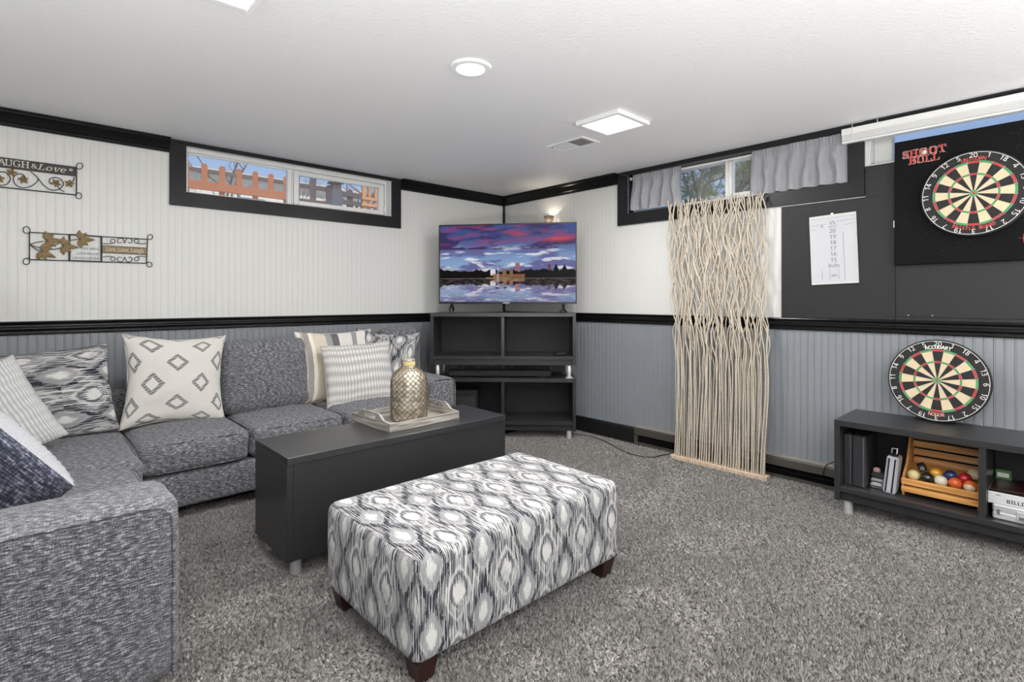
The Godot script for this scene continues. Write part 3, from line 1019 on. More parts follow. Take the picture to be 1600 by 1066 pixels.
func round_light(at: Vector3, energy: float, label: String):
	var t := thing("round_ceiling_light", at, 0.0, label, "ceiling light", "round ceiling lights")
	var st := mb()
	lathe(st, [Vector2(0.098, 0.0), Vector2(0.098, -0.004), Vector2(0.092, -0.010), Vector2(0.070, -0.012), Vector2(0.066, -0.008), Vector2(0.066, 0.0)], 40)
	obj("trim_ring", st, M.fixture_white, t)
	st = mb()
	lathe(st, [Vector2(0.066, -0.003), Vector2(0.066, -0.009), Vector2(0.0, -0.0095)], 40)
	obj("diffuser", st, M.lamp_glow, t)
	lamp(t, Vector3(0, -0.014, 0), 0.11, energy)


func lamp(t: Node3D, at: Vector3, side: float, energy: float):
	var l := AreaLight3D.new()
	l.name = "lamp"
	l.area_size = Vector2(side, side)
	l.light_energy = energy
	l.light_color = Color(1.0, 0.995, 0.985)
	l.area_range = 12.0
	l.area_attenuation = 2.0
	l.shadow_enabled = true
	t.add_child(l)
	l.position = at
	l.rotation.x = -PI / 2


# ---------------------------------------------------------------- sectional sofa
func seam(parent: Node, pts: Array, r := 0.005):
	var st := mb()
	tube(st, pts, r, 6)
	obj("piping", st, M.sofa_cloth, parent)


func cushion(called: String, parent: Node, a: Vector3, b: Vector3, r: float, puff: Vector3, seed_: int) -> MeshInstance3D:
	var st := mb()
	var s := b - a
	soft(st, Vector3.ZERO, s, r, 8, puff, 0.012, seed_)
	var o := obj(called, st, M.sofa_cloth, parent)
	o.position = (a + b) / 2.0
	# welted edges round the top and the bottom of the front
	var h := s / 2.0
	for y in [h.y - r * 0.35, -h.y + r * 0.35]:
		var pts := []
		for k in 40:
			var t := TAU * k / 40.0
			var c := pow(absf(cos(t)), 0.22) * signf(cos(t))
			var n := pow(absf(sin(t)), 0.22) * signf(sin(t))
			pts.append(Vector3(c * (h.x - r * 0.16 + puff.x * 0.3 * (1 - n * n)), y, n * (h.z - r * 0.16 + puff.z * 0.3 * (1 - c * c))))
		var st2 := mb()
		tube(st2, pts, 0.004, 5, true)
		obj("piping", st2, M.sofa_cloth, o)
	return o


func sofa_block(called: String, parent: Node, a: Vector3, b: Vector3, r: float, seed_: int, puff := 0.004) -> MeshInstance3D:
	var st := mb()
	soft(st, Vector3.ZERO, b - a, r, 6, Vector3(puff, puff, puff), 0.004, seed_)
	var o := obj(called, st, M.sofa_cloth, parent)
	o.position = (a + b) / 2.0
	return o


func build_sofa():
	var s := thing("sectional_sofa", Vector3(-1.316, 0, 0.05), 0.0, "charcoal grey tweed sectional sofa running round two walls", "sofa")
	var at := s.position
	var P := func(x, y, z): return Vector3(x, y, z) - at
	sofa_block("base", s, P.call(-4.30, 0.075, 0.06), P.call(-1.40, 0.265, 0.885), 0.02, 1)
	sofa_block("base", s, P.call(-4.30, 0.075, 0.87), P.call(-3.415, 0.265, 2.20), 0.02, 2)
	sofa_block("back", s, P.call(-4.32, 0.10, 0.05), P.call(-1.36, 0.64, 0.23), 0.035, 3)
	sofa_block("back", s, P.call(-4.33, 0.10, 0.07), P.call(-4.14, 0.64, 2.30), 0.035, 4)
	# arms: box body with a welt round the front panel
	var arm := sofa_block("arm", s, P.call(-1.553, 0.075, 0.06), P.call(-1.316, 0.606, 0.905), 0.045, 5, 0.006)
	var arm2 := sofa_block("arm", s, P.call(-4.33, 0.075, 2.105), P.call(-3.437, 0.616, 2.36), 0.045, 6, 0.006)
	var w := []
	for p in [Vector2(-0.107, -0.262), Vector2(-0.112, 0.20), Vector2(-0.100, 0.243), Vector2(-0.07, 0.258), Vector2(0.07, 0.258), Vector2(0.100, 0.243), Vector2(0.112, 0.20), Vector2(0.107, -0.262)]:
		w.append(Vector3(p.x, p.y, 0.418))
	seam(arm, w)
	w = []
	for p in [Vector2(-0.43, 0.252), Vector2(0.36, 0.252), Vector2(0.402, 0.243), Vector2(0.424, 0.22), Vector2(0.430, 0.18), Vector2(0.430, -0.262)]:
		w.append(Vector3(p.x, p.y, 0.124))
	seam(arm2, w)
	# seat cushions
	var top := 0.452
	cushion("seat_cushion", s, P.call(-3.352, 0.268, 0.20), P.call(-2.806, top, 0.905), 0.05, Vector3(0.004, 0.022, 0.014), 11)
	cushion("seat_cushion", s, P.call(-2.798, 0.268, 0.20), P.call(-2.222, top, 0.905), 0.05, Vector3(0.004, 0.022, 0.014), 12)
	cushion("seat_cushion", s, P.call(-2.214, 0.268, 0.20), P.call(-1.560, top, 0.905), 0.05, Vector3(0.004, 0.022, 0.014), 13)
	cushion("seat_cushion", s, P.call(-4.15, 0.268, 0.20), P.call(-3.36, top, 1.20), 0.05, Vector3(0.01, 0.022, 0.004), 14)
	cushion("seat_cushion", s, P.call(-4.15, 0.268, 1.205), P.call(-3.410, top, 2.10), 0.05, Vector3(0.01, 0.022, 0.004), 15)
	# loose back cushions of the same cloth
	back_cushion(s, Vector3(-2.550, 0.680, 0.335) - at, 0.560, 0.49, 0.20, -0.14, 0.0, 0.01, 21)
	back_cushion(s, Vector3(-1.455, 0.705, 0.29) - at, 0.36, 0.52, 0.17, -0.12, -0.12, -0.02, 22)
	back_cushion(s, Vector3(-4.04, 0.685, 1.30) - at, 0.60, 0.50, 0.20, -0.13, PI / 2, 0.0, 23)
	for p in [Vector2(-1.43, 0.82), Vector2(-1.43, 0.14), Vector2(-4.22, 0.14), Vector2(-4.22, 2.26), Vector2(-3.54, 2.26)]:
		var f := mb()
		lathe(f, [Vector2(0, 0.0), Vector2(0.022, 0.0), Vector2(0.028, 0.078), Vector2(0, 0.078)], 14, Transform3D(Basis(), P.call(p.x, 0.0, p.y)))
		obj("foot", f, M.foot_wood, s)


func back_cushion(s: Node3D, c: Vector3, w: float, h: float, t: float, lean: float, turn: float, roll: float, seed_: int):
	var st := mb()
	soft(st, Vector3.ZERO, Vector3(w, h, t), 0.07, 10, Vector3(0.006, 0.010, 0.05), 0.016, seed_)
	var o := obj("back_cushion", st, M.sofa_cloth, s)
	o.position = c
	o.rotation = Vector3(lean, turn, roll)


# ---------------------------------------------------------------- throw pillows
func throw_pillow(label: String, c: Vector3, w: float, h: float, t: float, rot: Vector3, m: Material, seed_: int, pinch := 0.06, sideways := false) -> Node3D:
	var root := thing("throw_pillow", c, 0.0, label, "pillow")
	root.rotation = rot
	var o := obj("cover", pillow(w, h, t, 30, pinch, seed_, 0.012, sideways), m, root)
	var n := 64
	var pts := []
	for k in n:
		var a := 4.0 * k / n
		var e := int(a)
		var f := (a - e) * 2.0 - 1.0
		var g := sin(PI / 2.0 * f)
		var uv: Vector2 = [Vector2(g, -1), Vector2(1, g), Vector2(-g, 1), Vector2(-1, -g)][e]
		pts.append(Vector3(w / 2 * uv.x * (1 - pinch * (1 - uv.y * uv.y)), h / 2 * uv.y * (1 - pinch * (1 - uv.x * uv.x)), 0))
	var st := mb()
	tube(st, pts, 0.0028, 5, true)
	obj("edge_seam", st, m, root)
	return root


func build_pillows():
	throw_pillow("grey and white ikat pillow in the corner of the sofa", Vector3(-3.685, 0.690, 0.445), 0.58, 0.50, 0.17, Vector3(-0.30, 0.05, 0.07), M.ikat_pillow, 5, 0.06, true)
	# white pillow with rows of hatched diamonds
	var noise := FastNoiseLite.new()
	noise.seed = 8
	noise.frequency = 0.35
	var dm := mat("diamond_cloth", Color.WHITE, 0.95)
	dm.metallic_specular = 0.2
	dm.albedo_texture = picture(512, 512, func(px, py):
		var u: float = px / 512.0 * 2.85 + 0.10
		var v: float = py / 512.0 * 6.0 + 0.3
		var row := floori(v)
		var uu := u + (0.5 if row % 2 == 1 else 0.0)
		var col := floori(uu)
		var fx := absf(uu - col - 0.5)
		var fy := absf(v - row - 0.5)
		var big := 1.0 if (row + col) % 2 == 0 else 0.86
		var d := (fx / 0.265 + fy / 0.55) / big + 0.05 * noise.get_noise_2d(px, py * 0.4)
		var speck := noise.get_noise_2d(px * 1.3 + 400, py * 1.3)
		var base := c8(208, 205, 199).lerp(c8(180, 177, 172), clampf(speck * 1.5, 0, 1))
		if d > 0.56 and d < 1.0:
			var hatch := 0.5 + 0.5 * sin((px * 0.35 + py * 0.95) * 0.55)
			return c8(104, 102, 102).lerp(c8(176, 173, 170), hatch * 0.8)
		return base)
	throw_pillow("white pillow printed with grey hatched diamonds", Vector3(-3.09, 0.715, 0.43), 0.55, 0.55, 0.16, Vector3(-0.20, 0.02, -0.06), dm, 9, 0.12)
	# striped linen pillow
	var sm := mat("striped_cloth", Color.WHITE, 0.95)
	sm.metallic_specular = 0.2
	sm.albedo_texture = picture(256, 256, func(px, py):
		var u: float = px / 256.0
		var speck := noise.get_noise_2d(px * 2.0, py * 2.0) * 0.05
		var c := c8(206, 198, 186)
		if u < 0.13: c = c8(222, 216, 208)
		elif u < 0.17: c = c8(178, 172, 164)
		elif u < 0.24: c = c8(150, 146, 142)
		elif u < 0.28: c = c8(226, 216, 202)
		elif u < 0.40: c = c8(200, 190, 174)
		elif u < 0.45: c = c8(150, 150, 152)
		elif u < 0.51: c = c8(98, 98, 102)
		elif u < 0.63: c = c8(206, 203, 198)
		elif u < 0.68: c = c8(142, 142, 144)
		elif u < 0.80: c = c8(212, 208, 203)
		elif u < 0.86: c = c8(104, 104, 108)
		elif u < 0.90: c = c8(150, 148, 148)
		else: c = c8(214, 210, 204)
		return Color(c.r + speck, c.g + speck, c.b + speck))
	throw_pillow("cream and grey striped pillow behind the light knitted one", Vector3(-2.03, 0.705, 0.36), 0.60, 0.53, 0.15, Vector3(-0.17, 0.0, 0.0), sm, 12, 0.09)
	# ribbed knits: real relief
	var kn := mat("knit_light", Color.WHITE, 0.95)
	kn.metallic_specular = 0.15
	var knit := picture(256, 256, func(px, py):
		var a := 0.5 + 0.5 * sin(px / 256.0 * TAU * 32.0)
		var b := 0.5 + 0.5 * sin(py / 256.0 * TAU * 10.0 + 0.5 * sin(px * 0.05))
		var t := clampf(0.35 + 0.45 * a * (0.5 + 0.5 * b) + 0.2 * b, 0, 1)
		return c8(122, 120, 119).lerp(c8(222, 219, 216), t))
	kn.albedo_texture = knit
	kn.heightmap_enabled = true
	kn.heightmap_texture = knit
	kn.heightmap_scale = 0.7
	throw_pillow("light grey ribbed knit pillow before the striped one", Vector3(-1.935, 0.645, 0.54), 0.54, 0.47, 0.15, Vector3(-0.24, -0.05, 0.02), kn, 15, 0.05)
	throw_pillow("small ikat pillow leaning by the sofa arm next to the corner shelves", Vector3(-1.650, 0.700, 0.43), 0.50, 0.52, 0.16, Vector3(-0.20, -0.50, -0.08), M.ikat_pillow, 18, 0.13)
	var k2 := mat("knit_pale", Color.WHITE, 0.95)
	k2.metallic_specular = 0.15
	var knit2 := picture(256, 256, func(px, py):
		var a := 0.5 + 0.5 * sin(px / 256.0 * TAU * 34.0)
		var b := 0.5 + 0.5 * sin(py / 256.0 * TAU * 14.0)
		return c8(146, 147, 146).lerp(c8(204, 204, 202), clampf(0.3 + 0.5 * a + 0.3 * b * a, 0, 1)))
	k2.albedo_texture = knit2
	k2.heightmap_enabled = true
	k2.heightmap_texture = knit2
	k2.heightmap_scale = 0.6
	throw_pillow("pale grey ribbed knit pillow leaning before the corner ikat one", Vector3(-3.93, 0.645, 0.78), 0.48, 0.46, 0.15, Vector3(-0.35, 0.10, 0.42), k2, 19, 0.05)
	# navy backed pillow with a white ribbed front, against the near arm
	var p := thing("throw_pillow", Vector3(-3.955, 0.640, 1.83), 0.0, "navy and white pillow with a fluffy ribbed front at the side wing arm", "pillow")
	p.rotation = Vector3(0.22, -0.62, -0.86)
	obj("back_cover", half_pillow(0.50, 0.50, 0.05, 1, 0.0, 31), M.navy_cloth, p)
	var wm := mat("white_rib", Color.WHITE, 0.95)
	wm.metallic_specular = 0.15
	var fluff := FastNoiseLite.new()
	fluff.seed = 90
	fluff.frequency = 0.25
	wm.albedo_texture = picture(256, 256, func(px, py):
		var t := 0.5 + 0.5 * fluff.get_noise_2d(px, py)
		return c8(146, 147, 151).lerp(c8(172, 172, 175), t))
	obj("front_cover", half_pillow(0.50, 0.50, 0.15, -1, 0.010, 32), wm, p)


# one face of a pillow; ribs > 0 gives it real corduroy ridges
func half_pillow(w: float, h: float, t: float, sg: int, ribs: float, seed_: int) -> ArrayMesh:
	var n := 150 if ribs > 0.0 else 24
	var noise := FastNoiseLite.new()
	noise.seed = seed_
	noise.frequency = 3.0
	var st := SurfaceTool.new()
	st.begin(Mesh.PRIMITIVE_TRIANGLES)
	st.set_smooth_group(0)
	var at := func(i: int, j: int) -> Vector3:
		var u := sin(PI / 2.0 * (2.0 * i / n - 1.0))
		var v := sin(PI / 2.0 * (2.0 * j / n - 1.0))
		var k := pow(maxf(0.0, (1.0 - u * u) * (1.0 - v * v)), 0.40)
		var z := k * t
		if ribs > 0.0:
			z += ribs * sqrt(k) * (0.6 - pow(1.0 - absf(sin(u * w / 0.044 * PI)), 3.0)) + 0.004 * sqrt(k) * noise.get_noise_2d(u * 6.0, v * 6.0)
		return Vector3(w / 2.0 * u, h / 2.0 * v, z * sg)
	for i in n:
		for j in n:
			var q := [[i, j], [i + 1, j], [i + 1, j + 1], [i, j + 1]]
			for o in ([0, 2, 1, 0, 3, 2] if sg > 0 else [0, 1, 2, 0, 2, 3]):
				var c: Array = q[o]
				st.set_uv(Vector2(float(c[0]) / n, 1.0 - float(c[1]) / n))
				st.add_vertex(at.call(c[0], c[1]))
	st.generate_normals()
	return st.commit()


# ---------------------------------------------------------------- ottoman
func build_ottoman():
	var x0 := -2.915
	var x1 := -1.872
	var z0 := 2.188
	var z1 := 2.832
	var y0 := 0.085
	var y1 := 0.415
	var t := thing("ottoman", Vector3((x0 + x1) / 2, 0, (z0 + z1) / 2), 0.0, "large rectangular ottoman in grey and white ikat cloth", "ottoman")
	var st := SurfaceTool.new()
	st.begin(Mesh.PRIMITIVE_TRIANGLES)
	st.set_smooth_group(0)
	# sheet wrapped over a rounded box; the cloth is cut in five panels with its repeat laid in metres
	var hx := (x1 - x0) / 2
	var hz := (z1 - z0) / 2
	var r := 0.035
	var noise := FastNoiseLite.new()
	noise.seed = 4
	noise.frequency = 5.0
	var inner := Vector3(hx - r, 0, hz - r)
	var shape := func(p: Vector3) -> Vector3:
		var lo := Vector3(-inner.x, y0 + 0.012, -inner.z)
		var hi := Vector3(inner.x, y1 - r, inner.z)
		var q := p.clamp(lo, hi)
		var d := p - q
		var rr := Vector3(r, r if p.y > hi.y else 0.012, r)
		var v := p
		if d.length() > 1e-6:
			var dn := (d / rr)
			v = q + dn.normalized() * rr
		var u := Vector3(v.x / hx, (v.y - y0) / (y1 - y0) * 2 - 1, v.z / hz)
		v.y += 0.016 * maxf(0, u.y) * (1 - u.x * u.x) * (1 - u.z * u.z)
		v += Vector3(0.010 * u.x * (1 - u.y * u.y) * (1 - u.z * u.z), 0, 0.010 * u.z * (1 - u.x * u.x) * (1 - u.y * u.y))
		v += Vector3(1, 1, 1) * 0.0025 * noise.get_noise_3dv(v)
		return v
	var ru := 0.204 * 2.0
	var rv := 0.212 * 2.0
	var panel := func(org: Vector3, du: Vector3, dv: Vector3, lu: float, lv: float, uv_at: Vector2, uv_u: Vector2, uv_v: Vector2):
		var nu := int(lu / 0.016)
		var nv := int(lv / 0.016)
		var n := du.cross(dv)
		for i in nu:
			for j in nv:
				var c := [[i, j], [i + 1, j], [i + 1, j + 1], [i, j + 1]]
				for k in [0, 2, 1, 0, 3, 2]:
					var a: float = lu * c[k][0] / nu
					var b: float = lv * c[k][1] / nv
					var m := uv_at + uv_u * a + uv_v * b
					st.set_uv(Vector2(m.x / ru, m.y / rv))
					st.add_vertex(shape.call(org + du * a + dv * b))
	var H := y1 - y0
	# front: oval centre at (x = -2.552, y = 0.265); texture ovals at (0.25, 0.25) of the double repeat
	var fx: float = x0 - (-2.552) + 0.102
	panel.call(Vector3(-hx, y0, hz), Vector3.RIGHT, Vector3.UP, hx * 2, H, Vector2(fx, 0.106 + (0.265 - y0)), Vector2(1, 0), Vector2(0, -1))
	panel.call(Vector3(hx, y0, -hz), Vector3.LEFT, Vector3.UP, hx * 2, H, Vector2(fx, 0.106 + (0.265 - y0)), Vector2(1, 0), Vector2(0, -1))
	# top continues from the front
	panel.call(Vector3(-hx, y1, hz), Vector3.RIGHT, Vector3.FORWARD, hx * 2, hz * 2, Vector2(fx, 0.106 - (y1 - 0.265) + 0.0), Vector2(1, 0), Vector2(0, -1))
	# ends
	panel.call(Vector3(-hx, y0, -hz), Vector3.BACK, Vector3.UP, hz * 2, H, Vector2(0.03, 0.106 + (0.265 - y0)), Vector2(1, 0), Vector2(0, -1))
	panel.call(Vector3(hx, y0, hz), Vector3.FORWARD, Vector3.UP, hz * 2, H, Vector2(0.03, 0.106 + (0.265 - y0)), Vector2(1, 0), Vector2(0, -1))
	st.generate_normals()
	obj("upholstery", st.commit(), M.ikat, t)
	boxobj("bottom_cloth", Vector3(-hx + 0.01, y0 + 0.002, -hz + 0.01), Vector3(hx - 0.01, y0 + 0.010, hz - 0.01), 0.0, M.fin_black, t)
	for sx in [-1, 1]:
		for sz in [-1, 1]:
			var f := mb()
			var a := []
			var b := []
			for k in [[-1, -1], [1, -1], [1, 1], [-1, 1]]:
				a.append(Vector3(sx * (hx - 0.055) + 0.040 * k[0], y0 + 0.004, sz * (hz - 0.055) + 0.040 * k[1]))
				b.append(Vector3(sx * (hx - 0.060) + 0.027 * k[0], 0.0, sz * (hz - 0.060) + 0.027 * k[1]))
			var c := Vector3(sx * (hx - 0.057), y0 / 2, sz * (hz - 0.057))
			face(f, a.duplicate(), c)
			face(f, b.duplicate(), c)
			for k in 4: face(f, [a[k], a[(k + 1) % 4], b[(k + 1) % 4], b[k]], c)
			obj("foot", f, M.foot_wood, t)


# ---------------------------------------------------------------- low benches (one design, four of them)
# length along x from 0 to 1.25, depth along z from 0 (back) to 0.42 (open front), standing on its legs at y = 0
func bench(t: Node3D, leg: float, feet: bool, with_back: bool):
	var L := 1.25
	var D := 0.42
	var y := leg
	var T := leg + 0.448
	boxobj("top", Vector3(0, T - 0.032, 0), Vector3(L, T, D), 0.0012, M.laminate, t)
	for x in [0.0, L - 0.028]:
		boxobj("side", Vector3(x, y, 0.004), Vector3(x + 0.028, T - 0.0322, D - 0.004), 0.001, M.laminate, t)
	boxobj("shelf", Vector3(0.0282, y + 0.05, 0.0118), Vector3(L - 0.0282, y + 0.078, D - 0.006), 0.001, M.laminate, t)
	boxobj("divider", Vector3(L / 2 - 0.014, y + 0.0782, 0.012), Vector3(L / 2 + 0.014, T - 0.0322, D - 0.008), 0.001, M.laminate, t)
	boxobj("apron", Vector3(0.0282, y, D - 0.045), Vector3(L - 0.0282, y + 0.0498, D - 0.025), 0.001, M.laminate, t)
	boxobj("apron", Vector3(0.0282, y, 0.012), Vector3(L - 0.0282, y + 0.0498, 0.030), 0.001, M.laminate, t)
	if with_back and t.name == "coffee_table":
		boxobj("back_panel", Vector3(0.0285, y + 0.001, 0.0042), Vector3(L - 0.0285, T - 0.0325, 0.0115), 0.0, M.laminate, t)
	elif with_back:
		for k in 2:
			boxobj("back_panel", Vector3(0.0285 + k * (L / 2 - 0.0145), y + 0.0785, 0.004), Vector3(L / 2 - 0.0145 + k * (L / 2 - 0.014), T - 0.0325, 0.0115), 0.0, M.laminate_inside, t)
	for x in [0.055, L - 0.055]:
		for z in [0.055, D - 0.055]:
			var st := mb()
			lathe(st, [Vector2(0, 0.0), Vector2(0.0225, 0.0), Vector2(0.024, 0.002), Vector2(0.024, leg), Vector2(0, leg)] if not feet else [Vector2(0, 0.0), Vector2(0.036, 0.0), Vector2(0.036, 0.004), Vector2(0.020, 0.009), Vector2(0.0155, 0.014), Vector2(0.0155, 0.035), Vector2(0.0185, 0.037), Vector2(0.0185, leg - 0.006), Vector2(0.015, leg), Vector2(0, leg)], 20, Transform3D(Basis(), Vector3(x, 0, z)))
			obj("leg", st, M.chrome, t)


func build_benches():
	var leg := 0.082
	var cf := thing("coffee_table", Vector3(-1.71, 0, 1.91), PI, "long dark grey bench used as coffee table before the sofa", "table", "dark grey low benches")
	bench(cf, leg, false, true)
	# under the dartboards, open towards the room
	var db := thing("media_bench", Vector3(-0.018, 0, 4.505), PI / 2, "dark grey open bench under the dartboards holding games", "bench", "dark grey low benches")
	db.rotation.y = -PI / 2
	db.position = Vector3(-0.022, 0, 3.255)
	bench(db, leg, false, true)
	# two stacked across the corner
	var r := sqrt(0.5)
	var along := Vector3(r, 0, r)
	var out := Vector3(-r, 0, r)
	var org := out * 0.705 + along * (-0.578)
	var turn := -PI / 4
	var lo := thing("media_bench", org, turn, "lower dark grey bench of the corner stack, standing on the carpet", "bench", "dark grey low benches")
	bench(lo, 0.080, false, true)
	var up := thing("media_bench", org + Vector3(0, 0.5285, 0), turn, "upper dark grey bench of the corner stack, carrying the television", "bench", "dark grey low benches")
	bench(up, 0.112, true, true)
	for u in [[0.31, 0.25], [0.94, 0.25]]:
		var h := mb()
		lathe(h, [Vector2(0, 0.001), Vector2(0.006, 0.0)], 12, Transform3D(Basis(Vector3.RIGHT, Vector3(0, 0, 1), Vector3.DOWN), Vector3(u[0], u[1], 0.0118)))
		obj("cable_hole", h, M.fin_black, up)
	# things on the stack
	var q := func(off, y, d): return out * d + along * off + Vector3(0, y, 0)
	var sb := thing("soundbar", q.call(0.015, 0.5285, 1.02), turn, "long black soundbar between the two stacked corner benches", "soundbar")
	var cs := mb()
	box(cs, Vector3(0, 0.034, 0), Vector3(0.90, 0.056, 0.085), 0.012)
	obj("case", cs, M.black_plastic, sb)
	var gr := mb()
	box(gr, Vector3(0, 0.033, 0.0435), Vector3(0.86, 0.042, 0.004), 0.0015)
	obj("grille", gr, mat("grille_cloth", c8(26, 26, 27), 0.9), sb)
	for x in [-0.36, 0.36]: boxobj("foot", Vector3(x - 0.03, 0, -0.03), Vector3(x + 0.03, 0.0065, 0.03), 0.001, M.black_plastic, sb)
	var sw := thing("subwoofer", q.call(-0.30, 0.160, 0.965), turn, "black subwoofer box inside the lower corner bench", "speaker")
	boxobj("cabinet", Vector3(-0.125, 0.0, -0.11), Vector3(0.125, 0.255, 0.10), 0.004, mat("speaker_black", c8(14, 14, 15), 0.5), sw)
	boxobj("front_grille", Vector3(-0.105, 0.012, 0.1), Vector3(0.105, 0.20, 0.108), 0.003, mat("speaker_grey", c8(38, 38, 40), 0.85), sw)
	var rc := thing("remote_control", q.call(0.548, 0.7186, 1.055), turn + 0.5, "small black remote with silver buttons on the upper bench shelf", "remote")
	boxobj("body", Vector3(-0.06, 0, -0.02), Vector3(0.06, 0.016, 0.02), 0.004, M.black_plastic, rc)
	boxobj("key_pad", Vector3(-0.045, 0.0161, -0.012), Vector3(0.05, 0.022, 0.014), 0.002, M.steel, rc)


# ---------------------------------------------------------------- television
func build_television():
	var r := sqrt(0.5)
	var along := Vector3(r, 0, r)
	var out := Vector3(-r, 0, r)
	var at := out * 0.985 + along * 0.072 + Vector3(0, 1.0886, 0)
	var tv := thing("television", at, -PI / 4 - 0.13, "large flat television showing a lake under a purple sunset sky", "television")
	var b := 0.078
	var W := 1.232
	var H := 0.708
	var st := mb()
	box(st, Vector3(0, b + H / 2, -0.012), Vector3(W, H, 0.030), 0.004)
	obj("case", st, M.black_plastic, tv)
	st = mb()
	box(st, Vector3(0, b + H * 0.36, -0.045), Vector3(W * 0.7, H * 0.55, 0.04), 0.012)
	obj("rear_housing", st, M.black_plastic, tv)
	ring_frame(Vector2(-W / 2, b), Vector2(W / 2, b + H), [0.009, 0.009, 0.016, 0.012], 0.003, 0.006, func(x, y, d): return Vector3(x, y, d), "bezel", M.black_plastic, tv, 0.001)
	var sm := mat("screen_picture", c8(6, 6, 7), 0.3)
	sm.metallic_specular = 0.2
	sm.emission_enabled = true
	sm.emission_texture = lake_picture()
	sm.emission = Color.BLACK
	sm.emission_energy_multiplier = 1.25
	var q := QuadMesh.new()
	q.size = Vector2(W - 0.018, H - 0.028)
	var sc := obj("screen", q, sm, tv)
	sc.position = Vector3(0, b + H / 2 + 0.002, 0.0036)
	boxobj("badge", Vector3(-0.03, b + 0.003, 0.006), Vector3(0.03, b + 0.011, 0.0065), 0.0, M.steel, tv)
	for sx in [-1, 1]:
		st = mb()
		var x: float = sx * 0.50
		tube(st, [Vector3(x, b + 0.02, -0.01), Vector3(x, b - 0.005, -0.005), Vector3(x, 0.03, 0.05), Vector3(x - 0.02 * sx, 0.007, 0.12)], [0.012, 0.012, 0.010, 0.007], 6)
		tube(st, [Vector3(x, b - 0.005, -0.005), Vector3(x, 0.03, -0.06), Vector3(x + 0.02 * sx, 0.007, -0.12)], [0.012, 0.010, 0.007], 6)
		obj("foot", st, M.black_plastic, tv)
	var l := AreaLight3D.new()
	l.name = "screen_light"
	l.area_size = Vector2(W - 0.02, H - 0.03)
	l.light_energy = 0.10
	l.light_color = Color(0.72, 0.72, 0.95)
	l.area_range = 10.0
	l.area_attenuation = 2.0
	l.shadow_enabled = true
	tv.add_child(l)
	l.position = Vector3(0, b + H / 2, 0.012)
	l.rotation.y = PI
	# wall lamp with a glass cup, just above the top edge of the screen
	var lp := thing("wall_lamp", Vector3(0, 1.80, 0.72), 0.0, "small wall lamp with a ribbed brown glass cup above the television", "lamp")
	st = mb()
	slab(st, Vector3(-0.012, -0.06, -0.03), Vector3(-0.0005, 0.06, 0.03), 0.003)
	tube(st, [Vector3(-0.01, 0.0, 0), Vector3(-0.05, -0.01, 0), Vector3(-0.068, 0.03, 0), Vector3(-0.068, 0.132, 0)], 0.006, 8)
	obj("bracket", st, M.black_metal, lp)
	st = mb()
	var cup := Vector3(-0.068, 0.0, 0.0)
	for k in 14:
		var a := TAU * k / 14
		tube(st, [cup + Vector3(cos(a) * 0.026, 0.132, sin(a) * 0.026), cup + Vector3(cos(a) * 0.036, 0.17, sin(a) * 0.036), cup + Vector3(cos(a) * 0.045, 0.205, sin(a) * 0.045)], 0.004, 5)
	lathe(st, [Vector2(0.0, 0.130), Vector2(0.026, 0.132), Vector2(0.036, 0.17), Vector2(0.045, 0.205), Vector2(0.043, 0.205), Vector2(0.034, 0.17), Vector2(0.024, 0.136)], 28, Transform3D(Basis(), cup))
	var gm := mat("cup_glass", Color(0.42, 0.36, 0.33, 0.55), 0.3)
	gm.transparency = BaseMaterial3D.TRANSPARENCY_ALPHA
	obj("glass_cup", st, gm, lp)
	st = mb()
	lathe(st, [Vector2(0, 0.160), Vector2(0.009, 0.163), Vector2(0.011, 0.173), Vector2(0.009, 0.183), Vector2(0, 0.186)], 14, Transform3D(Basis(), cup))
	var bm := mat("bulb_glow", c8(250, 240, 225), 0.5)
	bm.emission_enabled = true
	bm.emission = Color(1.0, 0.93, 0.82)
	bm.emission_energy_multiplier = 2.0
	obj("bulb", st, bm, lp)
	var ol := OmniLight3D.new()
	ol.name = "bulb_light"
	ol.light_energy = 0.055
	ol.light_color = Color(1.0, 0.94, 0.85)
	ol.light_size = 0.01
	ol.omni_range = 8.0
	ol.omni_attenuation = 2.0
	ol.shadow_enabled = true
	lp.add_child(ol)
	ol.position = cup + Vector3(0, 0.173, 0)


